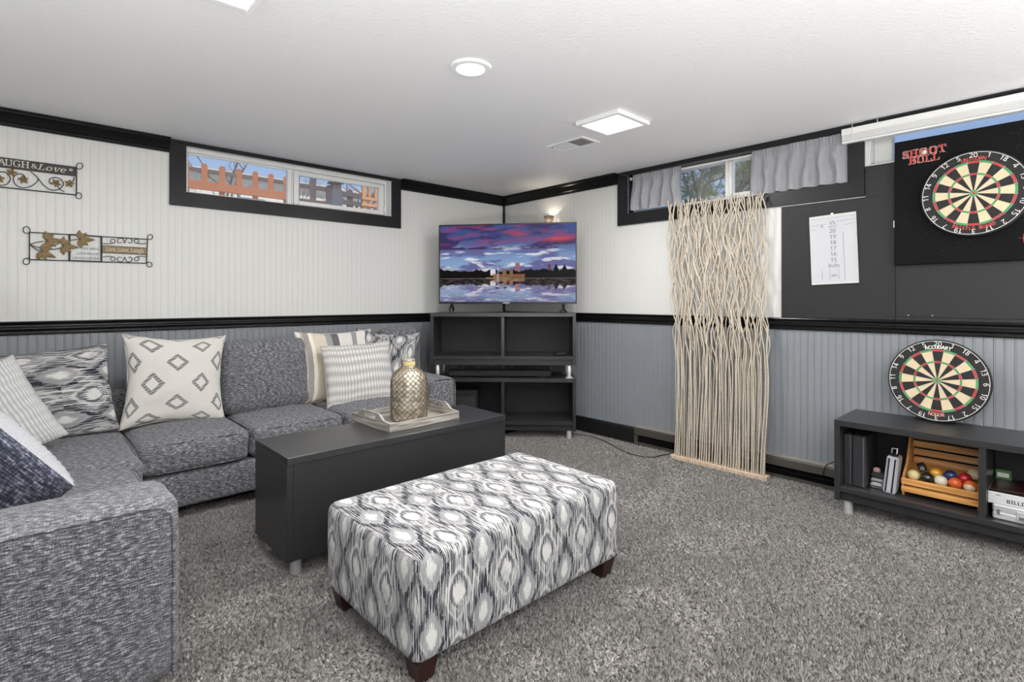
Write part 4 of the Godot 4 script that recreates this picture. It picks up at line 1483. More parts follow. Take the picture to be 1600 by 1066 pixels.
func lake_picture() -> ImageTexture:
	var n := FastNoiseLite.new()
	n.seed = 5
	n.frequency = 1.0
	n.fractal_octaves = 5
	var sky := func(u: float, v: float) -> Color:
		# v: 0 at the top, 1 at the horizon
		var f := n.get_noise_2d(u * 2.2 + 3.0, v * 3.6 + u * 0.8)
		var g := n.get_noise_2d(u * 3.2 + 20.0, v * 6.5 + 5.0)
		var base := c8(86, 104, 150).lerp(c8(150, 176, 206), smoothstep(0.15, 0.75, v))
		base = base.lerp(c8(236, 206, 190), smoothstep(0.72, 1.0, v))
		var cloud := c8(84, 78, 116)
		if v > 0.45: cloud = c8(120, 124, 164)
		var c := base.lerp(cloud, smoothstep(-0.12, 0.18, f))
		c = c.lerp(c8(232, 232, 236), smoothstep(0.12, 0.38, g) * smoothstep(0.3, 0.55, v) * 0.85)
		c = c.lerp(c8(176, 92, 128), smoothstep(-0.02, 0.25, -g + 0.05) * (1.0 - smoothstep(0.25, 0.5, v)) * 0.5)
		var hot := exp(-pow((u - 0.88) / 0.10, 2.0) - pow((v - 0.26) / 0.055, 2.0)) + 0.6 * exp(-pow((u - 0.60) / 0.07, 2.0) - pow((v - 0.16) / 0.07, 2.0))
		c = c.lerp(c8(240, 92, 92), clampf(hot * (0.75 + f), 0.0, 1.0))
		return c
	var trees := func(u: float) -> float:
		var h := 0.105 + 0.04 * n.get_noise_1d(u * 9.0) + 0.012 * n.get_noise_1d(u * 60.0)
		h += 0.075 * maxf(0.0, 1.0 - absf(u - 0.86) / 0.022) + 0.075 * maxf(0.0, 1.0 - absf(u - 0.92) / 0.020) + 0.03 * maxf(0.0, 1.0 - absf(u - 0.0) / 0.05)
		return h * (0.35 if u > 0.38 and u < 0.42 else 1.0)
	return picture(640, 360, func(px, py):
		var u: float = px / 640.0
		var v: float = py / 360.0
		var hz := 0.695
		var y := v
		var water := v > hz
		var rip := 0.0
		if water:
			rip = n.get_noise_2d(u * 14.0, v * 90.0)
			y = hz - (v - hz) * 1.15 - 0.012 + rip * 0.02
			u = clampf(u + rip * 0.012, 0.0, 1.0)
		var c: Color = sky.call(u, clampf(y / hz, 0.0, 1.0))
		var up: float = hz - y
		var tr: float = trees.call(u)
		# far towers
		if u > 0.565 and u < 0.598 and up < 0.20: c = c8(170, 130, 136) if fposmod(up * 60.0, 1.0) < 0.7 else c8(130, 100, 112)
		if u > 0.80 and u < 0.823 and up < 0.18: c = c8(120, 92, 92)
		if up < tr: c = c8(26, 28, 30).lerp(c8(52, 46, 36), clampf(n.get_noise_2d(u * 40.0, y * 60.0) + 0.3, 0, 1))
		# pavilion by the shore
		if u > 0.40 and u < 0.635 and up < 0.060:
			c = c8(160, 134, 96)
			if up > 0.040 and u > 0.43: c = c8(150, 92, 84)
			elif fposmod(u * 70.0, 1.0) < 0.4 and up < 0.036 and up > 0.008: c = c8(86, 66, 48)
		if u > 0.345 and u < 0.52 and up < 0.016: c = c8(168, 150, 104)
		if absf(u - 0.485) < 0.014 and up < 0.125 and up > 0.03: c = c8(150, 124, 94)
		if absf(u - 0.535) < 0.012 and up < 0.115 and up > 0.03: c = c8(146, 120, 90)
		# fountain jet
		var jet := exp(-pow((u - 0.437) / (0.006 + 0.01 * maxf(0.0, 0.12 - up)), 2.0))
		if up < 0.15 and up > 0.0: c = c.lerp(c8(206, 210, 226), jet * 0.7)
		if not water and up < 0.008: c = c8(120, 116, 112)
		if water:
			c = c.lerp(c8(116, 124, 152), 0.14 + 0.25 * smoothstep(0.85, 1.0, v))
			c = c.lerp(c8(236, 204, 186), clampf(rip * 0.8 + 0.05, 0.0, 0.5))
			if (absf(u - 0.43) < 0.010 or absf(u - 0.49) < 0.011) and absf(v - 0.815) < 0.008: c = c8(40, 38, 44)
		return Color((c.r - 0.5) * 1.25 + 0.46, (c.g - 0.5) * 1.25 + 0.45, (c.b - 0.5) * 1.25 + 0.46))


# ---------------------------------------------------------------- tray and jar on the coffee table
func build_tray_and_jar():
	var a := Vector3(-2.435, 0.530, 1.83)
	var tr := thing("serving_tray", Vector3(-2.20, 0.5302, 1.615), 0.035, "weathered grey wooden tray with cut out handles", "tray")
	var hx := 0.225
	var hz := 0.195
	for k in 5:
		boxobj("bottom_slat", Vector3(-hx + 0.012, 0.0, -hz + 0.012 + 0.0745 * k), Vector3(hx - 0.012, 0.009, -hz + 0.0855 + 0.0745 * k - 0.0005), 0.001, M.tray_wood, tr)
	for sg in [-1, 1]:
		var zc: float = sg * (hz - 0.006)
		boxobj("long_side", Vector3(-hx + 0.012, 0.0, zc - 0.006), Vector3(hx - 0.012, 0.042, zc + 0.006), 0.0015, M.tray_wood, tr)
		# end boards rise to a handle with a slot
		var st := mb()
		# ring polygon: outline joined to the slot by a hairline
		var ringp := PackedVector2Array()
		ringp.append_array([Vector2(0.0, 0.0), Vector2(hz, 0), Vector2(hz, 0.042), Vector2(0.135, 0.046), Vector2(0.085, 0.078), Vector2(-0.085, 0.078), Vector2(-0.135, 0.046), Vector2(-hz, 0.042), Vector2(-hz, 0), Vector2(-0.0002, 0.0)])
		for k in 13:
			var an := -PI / 2 - TAU * (k % 12) / 12.0
			var cx := cos(an)
			ringp.append(Vector2(cx * 0.014 + clampf(cx * 10.0, -1, 1) * 0.042 + (-0.0002 if k == 0 else 0.0), 0.055 + sin(an) * 0.013))
		extrude(st, ringp, 0.012, Transform3D(Basis(Vector3(0, 0, 1), Vector3(0, 1, 0), Vector3(1, 0, 0)), Vector3(sg * (hx - 0.006) - 0.006, 0, 0)))
		obj("handle_end", st, M.tray_wood, tr)
	# mercury glass jar wrapped in wire netting
	var j := thing("wire_netted_jar", Vector3(-2.205, 0.5395, 1.655), 0.0, "tall champagne mercury glass jar wrapped in wire netting on the tray", "jar")
	var prof := [Vector2(0.0, 0.0), Vector2(0.088, 0.0), Vector2(0.096, 0.008), Vector2(0.097, 0.03), Vector2(0.097, 0.205), Vector2(0.093, 0.235), Vector2(0.078, 0.262), Vector2(0.055, 0.280), Vector2(0.035, 0.290), Vector2(0.029, 0.298), Vector2(0.029, 0.322), Vector2(0.034, 0.326), Vector2(0.034, 0.334), Vector2(0.026, 0.336), Vector2(0.024, 0.30), Vector2(0.0, 0.295)]
	var st2 := mb()
	lathe(st2, prof, 40)
	var jm := mat("mercury_glass", Color.WHITE, 0.25, 0.55)
	jm.albedo_texture = grain_texture(c8(226, 220, 206), c8(164, 152, 132), 96, 96, 0.05, 93, 256, 2.2)
	jm.uv1_triplanar = true
	jm.uv1_scale = Vector3(4, 4, 4)
	obj("glass_body", st2, jm, j)
	var rad := func(y: float) -> float:
		for k in range(2, 9):
			if y <= prof[k + 1].y: return lerpf(prof[k].x, prof[k + 1].x, inverse_lerp(prof[k].y, prof[k + 1].y, y)) + 0.0022
		return 0.031
	var wire := mb()
	for dirn in [-1, 1]:
		for k in 20:
			var pts := []
			for i in 26:
				var y := 0.008 + 0.284 * i / 25.0
				var an = TAU * k / 20.0 + dirn * (y / 0.292) * TAU * 0.52
				var rr: float = rad.call(y) + (0.001 if dirn > 0 else 0.0)
				pts.append(Vector3(cos(an) * rr, y, sin(an) * rr))
			tube(wire, pts, 0.0013, 4)
	obj("wire_net", wire, mat("net_wire", c8(96, 82, 64), 0.5, 0.5), j)
	var rope := mb()
	var rp := []
	for i in 70:
		var an := TAU * i / 14.0
		rp.append(Vector3(cos(an) * 0.032, 0.300 + 0.0046 * i / 14.0, sin(an) * 0.032))
	tube(rope, rp, 0.0026, 5)
	obj("neck_twine", rope, mat("twine", c8(206, 190, 140), 0.9), j)


# ---------------------------------------------------------------- rope hanging on its wooden foot
func build_macrame():
	var r := RandomNumberGenerator.new()
	r.seed = 404
	var t := thing("rope_hanging", Vector3(-0.165, 0, 2.085), 0.0, "tall beige rope hanging on a pale wooden foot before the pine window", "rope hanging")
	var st := mb()
	slab(st, Vector3(-0.032, 0.0, 0.0), Vector3(0.034, 0.036, 0.705), 0.004)
	obj("wooden_foot", st, M.base_wood, t)
	var topx := 0.165 - 0.058
	for row in 3:
		var count: int = [34, 33, 20][row]
		for k in count:
			var u := (k + 0.5) / count
			var z0 := 0.018 + 0.669 * u + r.randf_range(-0.004, 0.004)
			var x0: float = [-0.014, 0.014, 0.0][row]
			var z1 := -0.082 + 0.715 * clampf(u + r.randf_range(-0.05, 0.05), 0.0, 1.0)
			var ph := r.randf() * TAU
			var wl := r.randf_range(0.36, 0.62)
			var amp := r.randf_range(0.014, 0.032)
			var ph2 := r.randf() * TAU
			var bow := r.randf_range(-0.045, 0.045)
			var start := r.randf_range(0.50, 0.80)
			var high := 1.945 + r.randf_range(-0.025, 0.025) - 0.035 * (u - 0.5)
			var pts := []
			var n := 44
			for i in n + 1:
				var f := float(i) / n
				var y := 0.034 + f * (high - 0.034)
				var wave := smoothstep(start, start + 0.45, y)
				var z := lerpf(z0, z1, smoothstep(0.25, 1.0, f))
				z += wave * amp * sin(y / wl * TAU + ph) * (1.0 if y < 1.75 else 1.0)
				z += wave * 0.14 * amp * sin(y / (wl * 0.43) * TAU + ph2)
				z += bow * smoothstep(0.0, 0.35, f) * (1.0 - smoothstep(0.3, 0.65, f)) * 0.5
				z = clampf(z, -0.10, 0.725)
				var x := lerpf(x0, topx + r.randf_range(-0.001, 0.001), f)
				x += wave * 0.010 * sin(y / (wl * 0.8) * TAU + ph2) + [-0.012, 0.008, -0.002][row] * smoothstep(0.1, 0.5, f)
				x = minf(x, 0.112 if y > 0.97 else 0.120)
				pts.append(Vector3(x, y, z))
			var ts := mb()
			tube(ts, pts, 0.0044, 5)
			obj("rope", ts, M.rope, t)


# ---------------------------------------------------------------- dartboards
func ring_piece(r0: float, r1: float, half: float, thick: float) -> ArrayMesh:
	var st := mb()
	var p := PackedVector2Array()
	var n := 3
	for k in n + 1:
		var a := PI / 2 - half + 2 * half * k / n
		p.append(Vector2(cos(a), sin(a)) * r1)
	for k in range(n, -1, -1):
		var a := PI / 2 - half + 2 * half * k / n
		p.append(Vector2(cos(a), sin(a)) * r0)
	extrude(st, p, thick)
	return done(st)


func dartboard(t: Node3D, top_words: String, low_words: String, top_m: Material, low_m: Material):
	var st := mb()
	var turn := Transform3D(Basis(Vector3.RIGHT, PI / 2), Vector3.ZERO)
	lathe(st, [Vector2(0, 0.0), Vector2(0.221, 0.0), Vector2(0.2255, 0.004), Vector2(0.2255, 0.034), Vector2(0.2225, 0.037), Vector2(0, 0.037)], 64, turn)
	obj("bristle_disc", st, M.dart_black, t)
	var R := [0.0165, 0.0965, 0.1065, 0.1605, 0.1710]
	var pieces := []
	for k in 4: pieces.append(ring_piece(R[k] + 0.0003, R[k + 1] - 0.0003, PI / 20 - (0.0008 if k > 0 else 0.002), 0.0012))
	for k in 20:
		var dark := k % 2 == 0
		for j in 4:
			var m: Material = (M.dart_black_seg if dark else M.dart_cream) if j in [0, 2] else (M.dart_red if dark else M.dart_green)
			var o := obj(["inner_sector", "treble_bed", "outer_sector", "double_bed"][j], pieces[j], m, t)
			o.transform = Transform3D(Basis(Vector3(0, 0, 1), -TAU * k / 20.0), Vector3(0, 0, 0.037))
	st = mb()
	lathe(st, [Vector2(0.0070, 0.0372), Vector2(0.0070, 0.0386), Vector2(0.0160, 0.0386), Vector2(0.0160, 0.0372)], 24, turn)
	obj("outer_bull", st, M.dart_green, t)
	st = mb()
	lathe(st, [Vector2(0, 0.0386), Vector2(0.0066, 0.0386), Vector2(0.0066, 0.0372)], 20, turn)
	obj("bull", st, M.dart_red, t)
	st = mb()
	for k in 20:
		var a := TAU * (k + 0.5) / 20.0
		var d := Vector3(sin(a), cos(a), 0)
		tube(st, [d * 0.0165 + Vector3(0, 0, 0.0388), d * 0.176 + Vector3(0, 0, 0.0388)], 0.0006, 4)
	for rr in R + [0.0068]:
		var pts := []
		for k in 48: pts.append(Vector3(cos(TAU * k / 48), sin(TAU * k / 48), 0) * rr + Vector3(0, 0, 0.0388))
		tube(st, pts, 0.0006, 4, true)
	obj("wire_spider", st, M.steel, t)
	var rim := []
	for k in 72: rim.append(Vector3(cos(TAU * k / 72), sin(TAU * k / 72), 0) * 0.2165 + Vector3(0, 0, 0.0395))
	st = mb()
	tube(st, rim, 0.0014, 5, true)
	obj("number_ring", st, M.white_print, t)
	var order := [20, 1, 18, 4, 13, 6, 10, 15, 2, 17, 3, 19, 7, 16, 8, 11, 14, 9, 12, 5]
	for k in 20:
		var a := TAU * k / 20.0
		var o := text("numeral", str(order[k]), 0.023, M.white_print, t, Vector3(sin(a), cos(a), 0) * 0.2015 + Vector3(0, 0, 0.0384))
		o.rotation.z = -a
	arc_words(t, top_words, 0.1835, 0.018, top_m, true)
	arc_words(t, low_words, 0.1855, 0.017, low_m, false)


func arc_words(t: Node3D, words: String, rad: float, high: float, m: Material, above: bool):
	var step := high * 0.82 / rad
	for k in words.length():
		var ch := words[k]
		if ch == " ": continue
		var a := (k - (words.length() - 1) / 2.0) * step
		var p := Vector3(sin(a), cos(a), 0) if above else Vector3(sin(a), -cos(a), 0)
		var o := text("letter", ch, high, m, t, p * rad + Vector3(0, 0, 0.0382), "Droid Sans", 0.0008, true)
		o.rotation.z = -a if above else a


func build_dart_corner():
	mat("dart_black", c8(26, 26, 26), 0.8)
	mat("dart_black_seg", c8(34, 33, 32), 0.9)
	mat("dart_cream", c8(206, 188, 156), 0.9)
	mat("dart_red", c8(178, 52, 48), 0.85)
	mat("dart_green", c8(66, 146, 84), 0.85)
	# black backboard with its printed logo
	var bb := thing("dart_backboard", Vector3(-0.0225, 1.405, 3.458), -PI / 2, "black square dartboard backboard with a red and white logo", "backboard")
	var fm := mat("foam_black", Color.WHITE, 0.75)
	fm.albedo_texture = grain_texture(c8(17, 17, 19), c8(10, 10, 11), 256, 256, 0.15, 95, 256)
	fm.metallic_specular = 0.25
	fm.uv1_triplanar = true
	fm.uv1_scale = Vector3(5, 5, 5)
	boxobj("foam_panel", Vector3(0, 0, 0.0), Vector3(0.72, 0.715, 0.028), 0.003, fm, bb)
	# shallow knocks and scratches
	var r := RandomNumberGenerator.new()
	r.seed = 12
	var sc := mb()
	for k in 60:
		var p := Vector3(r.randf_range(0.02, 0.70), r.randf_range(0.02, 0.68), 0.0283)
		var l := r.randf_range(0.002, 0.012)
		var an := r.randf_range(-0.3, 0.3)
		box(sc, p, Vector3(l, 0.0008, 0.0004), 0.0, Transform3D(Basis(Vector3(0, 0, 1), 0.0), Vector3.ZERO))
	var so := obj("scratches", sc, mat("scratch_grey", c8(92, 92, 96), 0.8), bb)
	so.set_meta("kind", "stuff")
	var lg := holder("logo", bb, Vector3(0.137, 0.617, 0.0282))
	lg.rotation.z = 0.03
	lg.scale = Vector3(0.74, 0.80, 1.0)
	for line in [["SHOOT", Vector3(0, 0.022, 0), 0.052], ["BULL", Vector3(0.0, -0.028, 0), 0.050]]:
		for dx in [-0.0016, 0.0016]:
			for dy in [-0.0016, 0.0016]:
				text("outline", line[0], line[2], M.white_print, lg, line[1] + Vector3(dx, dy, 0), "Droid Serif", 0.0006, true)
		text("lettering", line[0], line[2], M.red_print, lg, line[1] + Vector3(0, 0, 0.0007), "Droid Serif", 0.0008, true)
	var dia := mb()
	lathe(dia, [Vector2(0, 0.0016), Vector2(0.014, 0.0014), Vector2(0.016, 0)], 12, Transform3D(Basis(Vector3.RIGHT, PI / 2), Vector3(0.004, 0.018, 0)))
	obj("bull_motif", dia, mat("motif_cream", c8(206, 196, 176), 0.6), lg)
	var cl := mb()
	slab(cl, Vector3(-0.008, 0.22, 0.008), Vector3(-0.0005, 0.262, 0.02), 0.003)
	obj("clip", cl, M.white_print, bb)
	var d1 := thing("dartboard", Vector3(-0.051, 1.768, 3.812), -PI / 2, "worn round dartboard hung on the black backboard", "dartboard", "bristle dartboards")
	dartboard(d1, "UNICORN", "BRISTLE BOARD", M.red_print, M.red_print)
	var d2 := thing("dartboard", Vector3(-0.062, 0.7545, 3.662), 0.0, "spare round dartboard leaning on the wall on top of the bench", "dartboard", "bristle dartboards")
	d2.rotation = Vector3(0, -PI / 2, 0)
	d2.transform.basis = Basis(Vector3.UP, -PI / 2) * Basis(Vector3.RIGHT, -0.125)
	dartboard(d2, "ACCUDART", "NODOR", M.white_print, mat("pink_print", c8(206, 140, 132), 0.6))
	# red dart in the backboard beside the board
	var dart := thing("dart", Vector3(-0.051, 1.507, 4.008), -PI / 2, "red flighted dart stuck in the black backboard", "dart")
	var ds := mb()
	lathe(ds, [Vector2(0, -0.012), Vector2(0.0011, 0.0), Vector2(0.0011, 0.03), Vector2(0.0032, 0.034), Vector2(0.0032, 0.08), Vector2(0.002, 0.084), Vector2(0.002, 0.12), Vector2(0, 0.121)], 10, Transform3D(Basis(Vector3.RIGHT, PI / 2), Vector3.ZERO))
	obj("barrel", ds, M.steel, dart)
	for k in 4:
		var fl := mb()
		box(fl, Vector3(0.011, 0, 0.125), Vector3(0.018, 0.0005, 0.04), 0.0, Transform3D(Basis(Vector3(0, 0, 1), k * PI / 2), Vector3.ZERO))
		obj("flight", fl, M.red_print, dart)
	# score sheet
	var ws := thing("score_board", Vector3(-0.0125, 1.297, 3.008), -PI / 2, "white score board with handwritten cricket numbers", "whiteboard")
	ws.transform.basis = Basis(Vector3.UP, -PI / 2) * Basis(Vector3(0, 0, 1), 0.035)
	var W := 0.264
	var H := 0.442
	var bm := mat("board_white", c8(186, 187, 192), 0.4)
	boxobj("sheet", Vector3(0.006, 0.006, 0.002), Vector3(W - 0.006, H - 0.006, 0.009), 0.0, bm, ws)
	ring_frame(Vector2.ZERO, Vector2(W, H), [0.006, 0.006, 0.014, 0.020], 0.0, 0.012, func(x, y, d): return Vector3(x, y, d), "frame", mat("board_frame", c8(196, 195, 192), 0.5), ws, 0.002)
	boxobj("hanger", Vector3(W / 2 - 0.008, H, 0.002), Vector3(W / 2 + 0.008, H + 0.010, 0.010), 0.002, M.white_print, ws)
	var y := 0.388
	text("lettering", "VS", 0.022, M.grey_ink, ws, Vector3(W / 2, y, 0.0094), "Droid Sans", 0.0003)
	y -= 0.050
	for w in ["20", "19", "18", "17", "16", "15"]:
		text("lettering", w, 0.024, M.grey_ink, ws, Vector3(W / 2, y, 0.0094), "Droid Sans", 0.0003)
		y -= 0.037
	text("lettering", "Bulls", 0.021, M.grey_ink, ws, Vector3(W / 2, y + 0.002, 0.0094), "Droid Sans", 0.0003)
	text("lettering", "K", 0.018, M.grey_ink, ws, Vector3(0.074, 0.372, 0.0094), "Droid Sans", 0.0003)
	text("lettering", "CRICKET", 0.010, M.grey_ink, ws, Vector3(W / 2, 0.364, 0.0094), "Droid Sans", 0.0003)
	text("lettering", "vvv", 0.014, M.ink, ws, Vector3(W / 2, 0.058, 0.0094), "Droid Sans", 0.0003)
	var ln := mb()
	for s in [[0.012, 0.382, 0.100, 0.386], [0.155, 0.392, 0.250, 0.398], [0.012, 0.356, 0.040, 0.357], [0.200, 0.366, 0.250, 0.376], [0.190, 0.325, 0.192, 0.02], [0.062, 0.100, 0.063, 0.03], [0.108, 0.098, 0.108, 0.03], [0.158, 0.098, 0.160, 0.03], [0.108, 0.047, 0.159, 0.048]]:
		tube(ln, [Vector3(s[0], s[1], 0.0093), Vector3(s[2], s[3], 0.0093)], 0.0007, 4)
	obj("drawn_lines", ln, M.grey_ink, ws)


# ---------------------------------------------------------------- games in the bench under the dartboards
func build_bench_contents():
	var P := func(x, y, d): return Vector3(-0.022 - d, y, 3.255 + x)
	var T := -PI / 2
	var sy := 0.1602
	var dk := mat("dark_case", c8(44, 44, 47), 0.4)
	var cs := [[0.0300, 0.0690, "dark grey upright game case against the bench end"], [0.0720, 0.1360, "wider dark grey upright game case beside the small tins"]]
	for c in cs:
		var b := thing("game_case", P.call(c[0], sy, 0.10), T, c[2], "case")
		var w: float = c[1] - c[0]
		boxobj("shell", Vector3(0, 0, 0), Vector3(w, 0.285, 0.25), 0.004, dk, b)
		boxobj("spine_strip", Vector3(w * 0.80, 0.006, 0.25), Vector3(w * 0.86, 0.279, 0.2515), 0.0, M.steel, b)
	var tins := mat("tin_silver", c8(206, 206, 210), 0.3, 0.7)
	for k in 2:
		var tn := thing("small_tin", P.call(0.142 + 0.003 * k, sy + 0.0262 * k, 0.22), T, ["small silver tin with black bands, lower of two", "small silver tin with black bands, upper of two"][k], "tin", "silver dart tins")
		boxobj("body", Vector3(0, 0, 0), Vector3(0.062, 0.026, 0.085), 0.007, tins, tn)
		boxobj("band", Vector3(0.004, 0.010, 0.083), Vector3(0.058, 0.015, 0.0858), 0.0, M.black_plastic, tn)
	var pz := thing("game_pouch", P.call(0.142, sy + 0.0526, 0.20), T, "small dark pouch with a red and white tip on the silver tins", "pouch")
	var ps := mb()
	soft(ps, Vector3(0.035, 0.012, 0.04), Vector3(0.07, 0.024, 0.08), 0.01, 3, Vector3(0, 0.006, 0), 0.006, 3)
	obj("pouch_body", ps, mat("pouch_dark", c8(48, 44, 46), 0.8), pz)
	var tp := mb()
	soft(tp, Vector3(0.025, 0.036, 0.05), Vector3(0.034, 0.022, 0.03), 0.008, 3, Vector3(0, 0.004, 0), 0.0, 5)
	obj("tip", tp, mat("tip_pink", c8(196, 150, 152), 0.6), pz)
	# upright silver dart case, leaning
	var sc := thing("dart_case", P.call(0.212, sy + 0.001, 0.262), T, "silver upright dart case with black stripes and a clasp", "case")
	sc.transform.basis = Basis(Vector3.UP, T) * Basis(Vector3(0, 0, 1), -0.10)
	var sm := mat("case_silver", c8(196, 198, 206), 0.35, 0.35)
	boxobj("shell", Vector3(0, 0.002, 0), Vector3(0.056, 0.205, 0.09), 0.008, sm, sc)
	for x in [0.010, 0.037]: boxobj("stripe", Vector3(x, 0.012, 0.0895), Vector3(x + 0.007, 0.195, 0.0915), 0.0005, M.black_plastic, sc)
	boxobj("cap", Vector3(0.010, 0.2052, 0.02), Vector3(0.046, 0.222, 0.08), 0.005, M.black_plastic, sc)
	var cl := mb()
	tube(cl, [Vector3(0.018, 0.222, 0.07), Vector3(0.018, 0.246, 0.07), Vector3(0.040, 0.250, 0.07), Vector3(0.040, 0.222, 0.07)], 0.004, 6)
	obj("handle", cl, M.chrome, sc)
	# slatted wooden bin with billiard balls; local x along the bench, z towards the room
	var ox := 0.292
	var cr := thing("wooden_bin", P.call(ox, sy, 0.05), T, "slatted light wood bin filled with billiard balls", "bin")
	var bw := 0.314
	for x in [0.0, bw - 0.010]:
		var st := mb()
		extrude(st, PackedVector2Array([Vector2(0.0, 0.0), Vector2(0.252, 0.0), Vector2(0.262, 0.030), Vector2(0.246, 0.105), Vector2(0.170, 0.150), Vector2(0.062, 0.305), Vector2(0.035, 0.305), Vector2(0.0, 0.18)]), 0.010, Transform3D(Basis(Vector3(0, 0, 1), Vector3(0, 1, 0), Vector3(-1, 0, 0)), Vector3(x + 0.010, 0, 0)))
		obj("side", st, M.crate_wood, cr)
	for k in 4:
		var sl := mb()
		box(sl, Vector3.ZERO, Vector3(bw - 0.021, 0.034, 0.008), 0.0015, Transform3D(Basis(Vector3.RIGHT, -0.26), Vector3(bw / 2, 0.285 - 0.047 * k, 0.052 - 0.0115 * k + 0.0 * k)))
		obj("back_slat", sl, M.crate_wood, cr)
	var bl := mb()
	box(bl, Vector3(bw / 2, 0.085, 0.012), Vector3(bw - 0.021, 0.10, 0.008), 0.001)
	obj("back_board", bl, M.crate_wood, cr)
	boxobj("front_slat", Vector3(-0.002, 0.062, 0.2625), Vector3(bw + 0.002, 0.094, 0.2705), 0.002, M.crate_wood, cr)
	boxobj("front_slat", Vector3(-0.002, 0.022, 0.2625), Vector3(bw + 0.002, 0.050, 0.2705), 0.002, M.crate_wood, cr)
	var fl := mb()
	var fa := 0.34
	box(fl, Vector3.ZERO, Vector3(bw - 0.022, 0.006, 0.235), 0.0, Transform3D(Basis(Vector3.RIGHT, fa), Vector3(bw / 2, 0.088, 0.140)))
	obj("floor_board", fl, M.crate_wood, cr)
	var R := 0.0286
	var balls := [[0.332, 0.250, c8(226, 208, 150), "cream yellow billiard ball at the bench end of the bin"], [0.390, 0.250, c8(22, 22, 24), "black billiard ball beside the cream yellow ball"], [0.448, 0.254, c8(232, 226, 204), "white cue ball in the middle of the bin front"], [0.506, 0.250, c8(226, 98, 44), "orange billiard ball before the red one"], [0.5645, 0.252, c8(228, 112, 60), "orange and cream striped billiard ball by the divider"], [0.420, 0.196, c8(224, 160, 44), "golden yellow billiard ball behind the black one"], [0.480, 0.194, c8(38, 54, 112), "dark blue billiard ball behind the cue ball"], [0.538, 0.194, c8(196, 32, 40), "red billiard ball behind the orange ones"], [0.567, 0.148, c8(222, 204, 160), "cream billiard ball behind the striped one"]]
	for b in balls:
		var d: float = b[1] - 0.05
		var fy: float = 0.088 + (0.140 - d) * tan(fa) + 0.0031 + R / cos(fa) + 0.0005
		var st := mb()
		var pr := []
		for k in 17:
			var a := PI * k / 16 - PI / 2
			pr.append(Vector2(maxf(0.0, cos(a)) * R, sin(a) * R))
		lathe(st, pr, 28)
		var key := "ball_%d" % balls.find(b)
		var m := mat(key, b[2], 0.12)
		m.clearcoat_enabled = true
		m.clearcoat = 0.6
		var t := thing("billiard_ball", P.call(b[0], sy + fy, b[1]), 0.0, b[3], "billiard ball", "billiard balls in the wooden bin")
		obj("ball", st, m, t)
		if "striped" in b[3]:
			var band := mb()
			var pb := []
			for k in 9:
				var a := -PI / 2 + 0.55 * k / 8 * 2.0
				pb.append(Vector2(maxf(0.0, cos(a)) * (R + 0.0002), sin(a) * (R + 0.0002)))
			lathe(band, pb, 24, Transform3D(Basis.from_euler(Vector3(0.2, 0.0, 0.0)) * Basis(Vector3(0, 0, 1), -0.9) * Basis(Vector3.RIGHT, 0.0), Vector3.ZERO))
			obj("cream_cap", band, mat("ball_cream", c8(232, 218, 190), 0.12), t)
	var ch := thing("chalk_cube", P.call(0.360, sy + 0.1415, 0.204), 0.5, "black cue chalk cube with a white ring behind the cream ball", "chalk")
	ch.rotation = Vector3(0.34, -PI / 2 + 0.3, 0.5)
	boxobj("cube", Vector3(-0.017, -0.017, -0.017), Vector3(0.017, 0.017, 0.017), 0.003, mat("chalk_black", c8(30, 26, 26), 0.6), ch)
	var rg := mb()
	lathe(rg, [Vector2(0.0055, 0.0175), Vector2(0.009, 0.0175)], 20, Transform3D(Basis(Vector3.RIGHT, PI / 2), Vector3.ZERO))
	obj("ring_mark", rg, M.white_print, ch)
	# aluminium case and game box stacked in the right-hand bay
	var al := thing("aluminium_case", P.call(0.656, sy, 0.10), T, "silver aluminium case with latches under the billiard game box", "case")
	var am := mat("alu", c8(216, 218, 220), 0.35, 0.5)
	boxobj("lower_shell", Vector3(0, 0, 0), Vector3(0.46, 0.034, 0.265), 0.006, am, al)
	boxobj("upper_shell", Vector3(0, 0.0345, 0), Vector3(0.46, 0.070, 0.265), 0.006, am, al)
	for x in [0.085, 0.33]:
		var lt := boxobj("latch", Vector3(x, 0.012, 0.265), Vector3(x + 0.045, 0.056, 0.270), 0.002, M.chrome, al)
		boxobj("clasp", Vector3(x + 0.008, 0.018, 0.270), Vector3(x + 0.037, 0.036, 0.274), 0.002, M.steel, lt)
	boxobj("corner_cap", Vector3(0.016, 0.024, 0.265), Vector3(0.028, 0.050, 0.268), 0.001, M.steel, al)
	var bx := thing("billiard_box", P.call(0.640, sy + 0.0705, 0.06), T, "white billiard game box with a dark picture lid", "box")
	boxobj("carton", Vector3(0, 0, 0), Vector3(0.50, 0.056, 0.30), 0.002, mat("carton_white", c8(212, 213, 214), 0.5), bx)
	var lid := mat("lid_print", Color.WHITE, 0.3)
	lid.albedo_texture = picture(256, 160, func(px, py):
		var u: float = px / 256.0
		var v: float = py / 160.0
		var c := c8(24, 16, 16).lerp(c8(58, 18, 18), clampf(1.0 - absf(v - 0.5) * 2.2, 0, 1))
		if absf(v - 0.86 + 0.25 * u) < 0.010: c = c8(196, 170, 160)
		for k in 3:
			if pow((u - 0.30 - 0.07 * k) / 0.014, 2.0) + pow((v - 0.42 - 0.03 * k) / 0.06, 2.0) < 1.0: c = c8(160, 156, 150)
		if u - 0.2 * v > 0.42 and u - 0.2 * v < 0.54: c = c8(178, 150, 112)
		return c)
	var lm := mb()
	var pl := PlaneMesh.new()
	pl.size = Vector2(0.495, 0.295)
	var lo := obj("lid_picture", pl, lid, bx)
	lo.position = Vector3(0.25, 0.0564, 0.15)
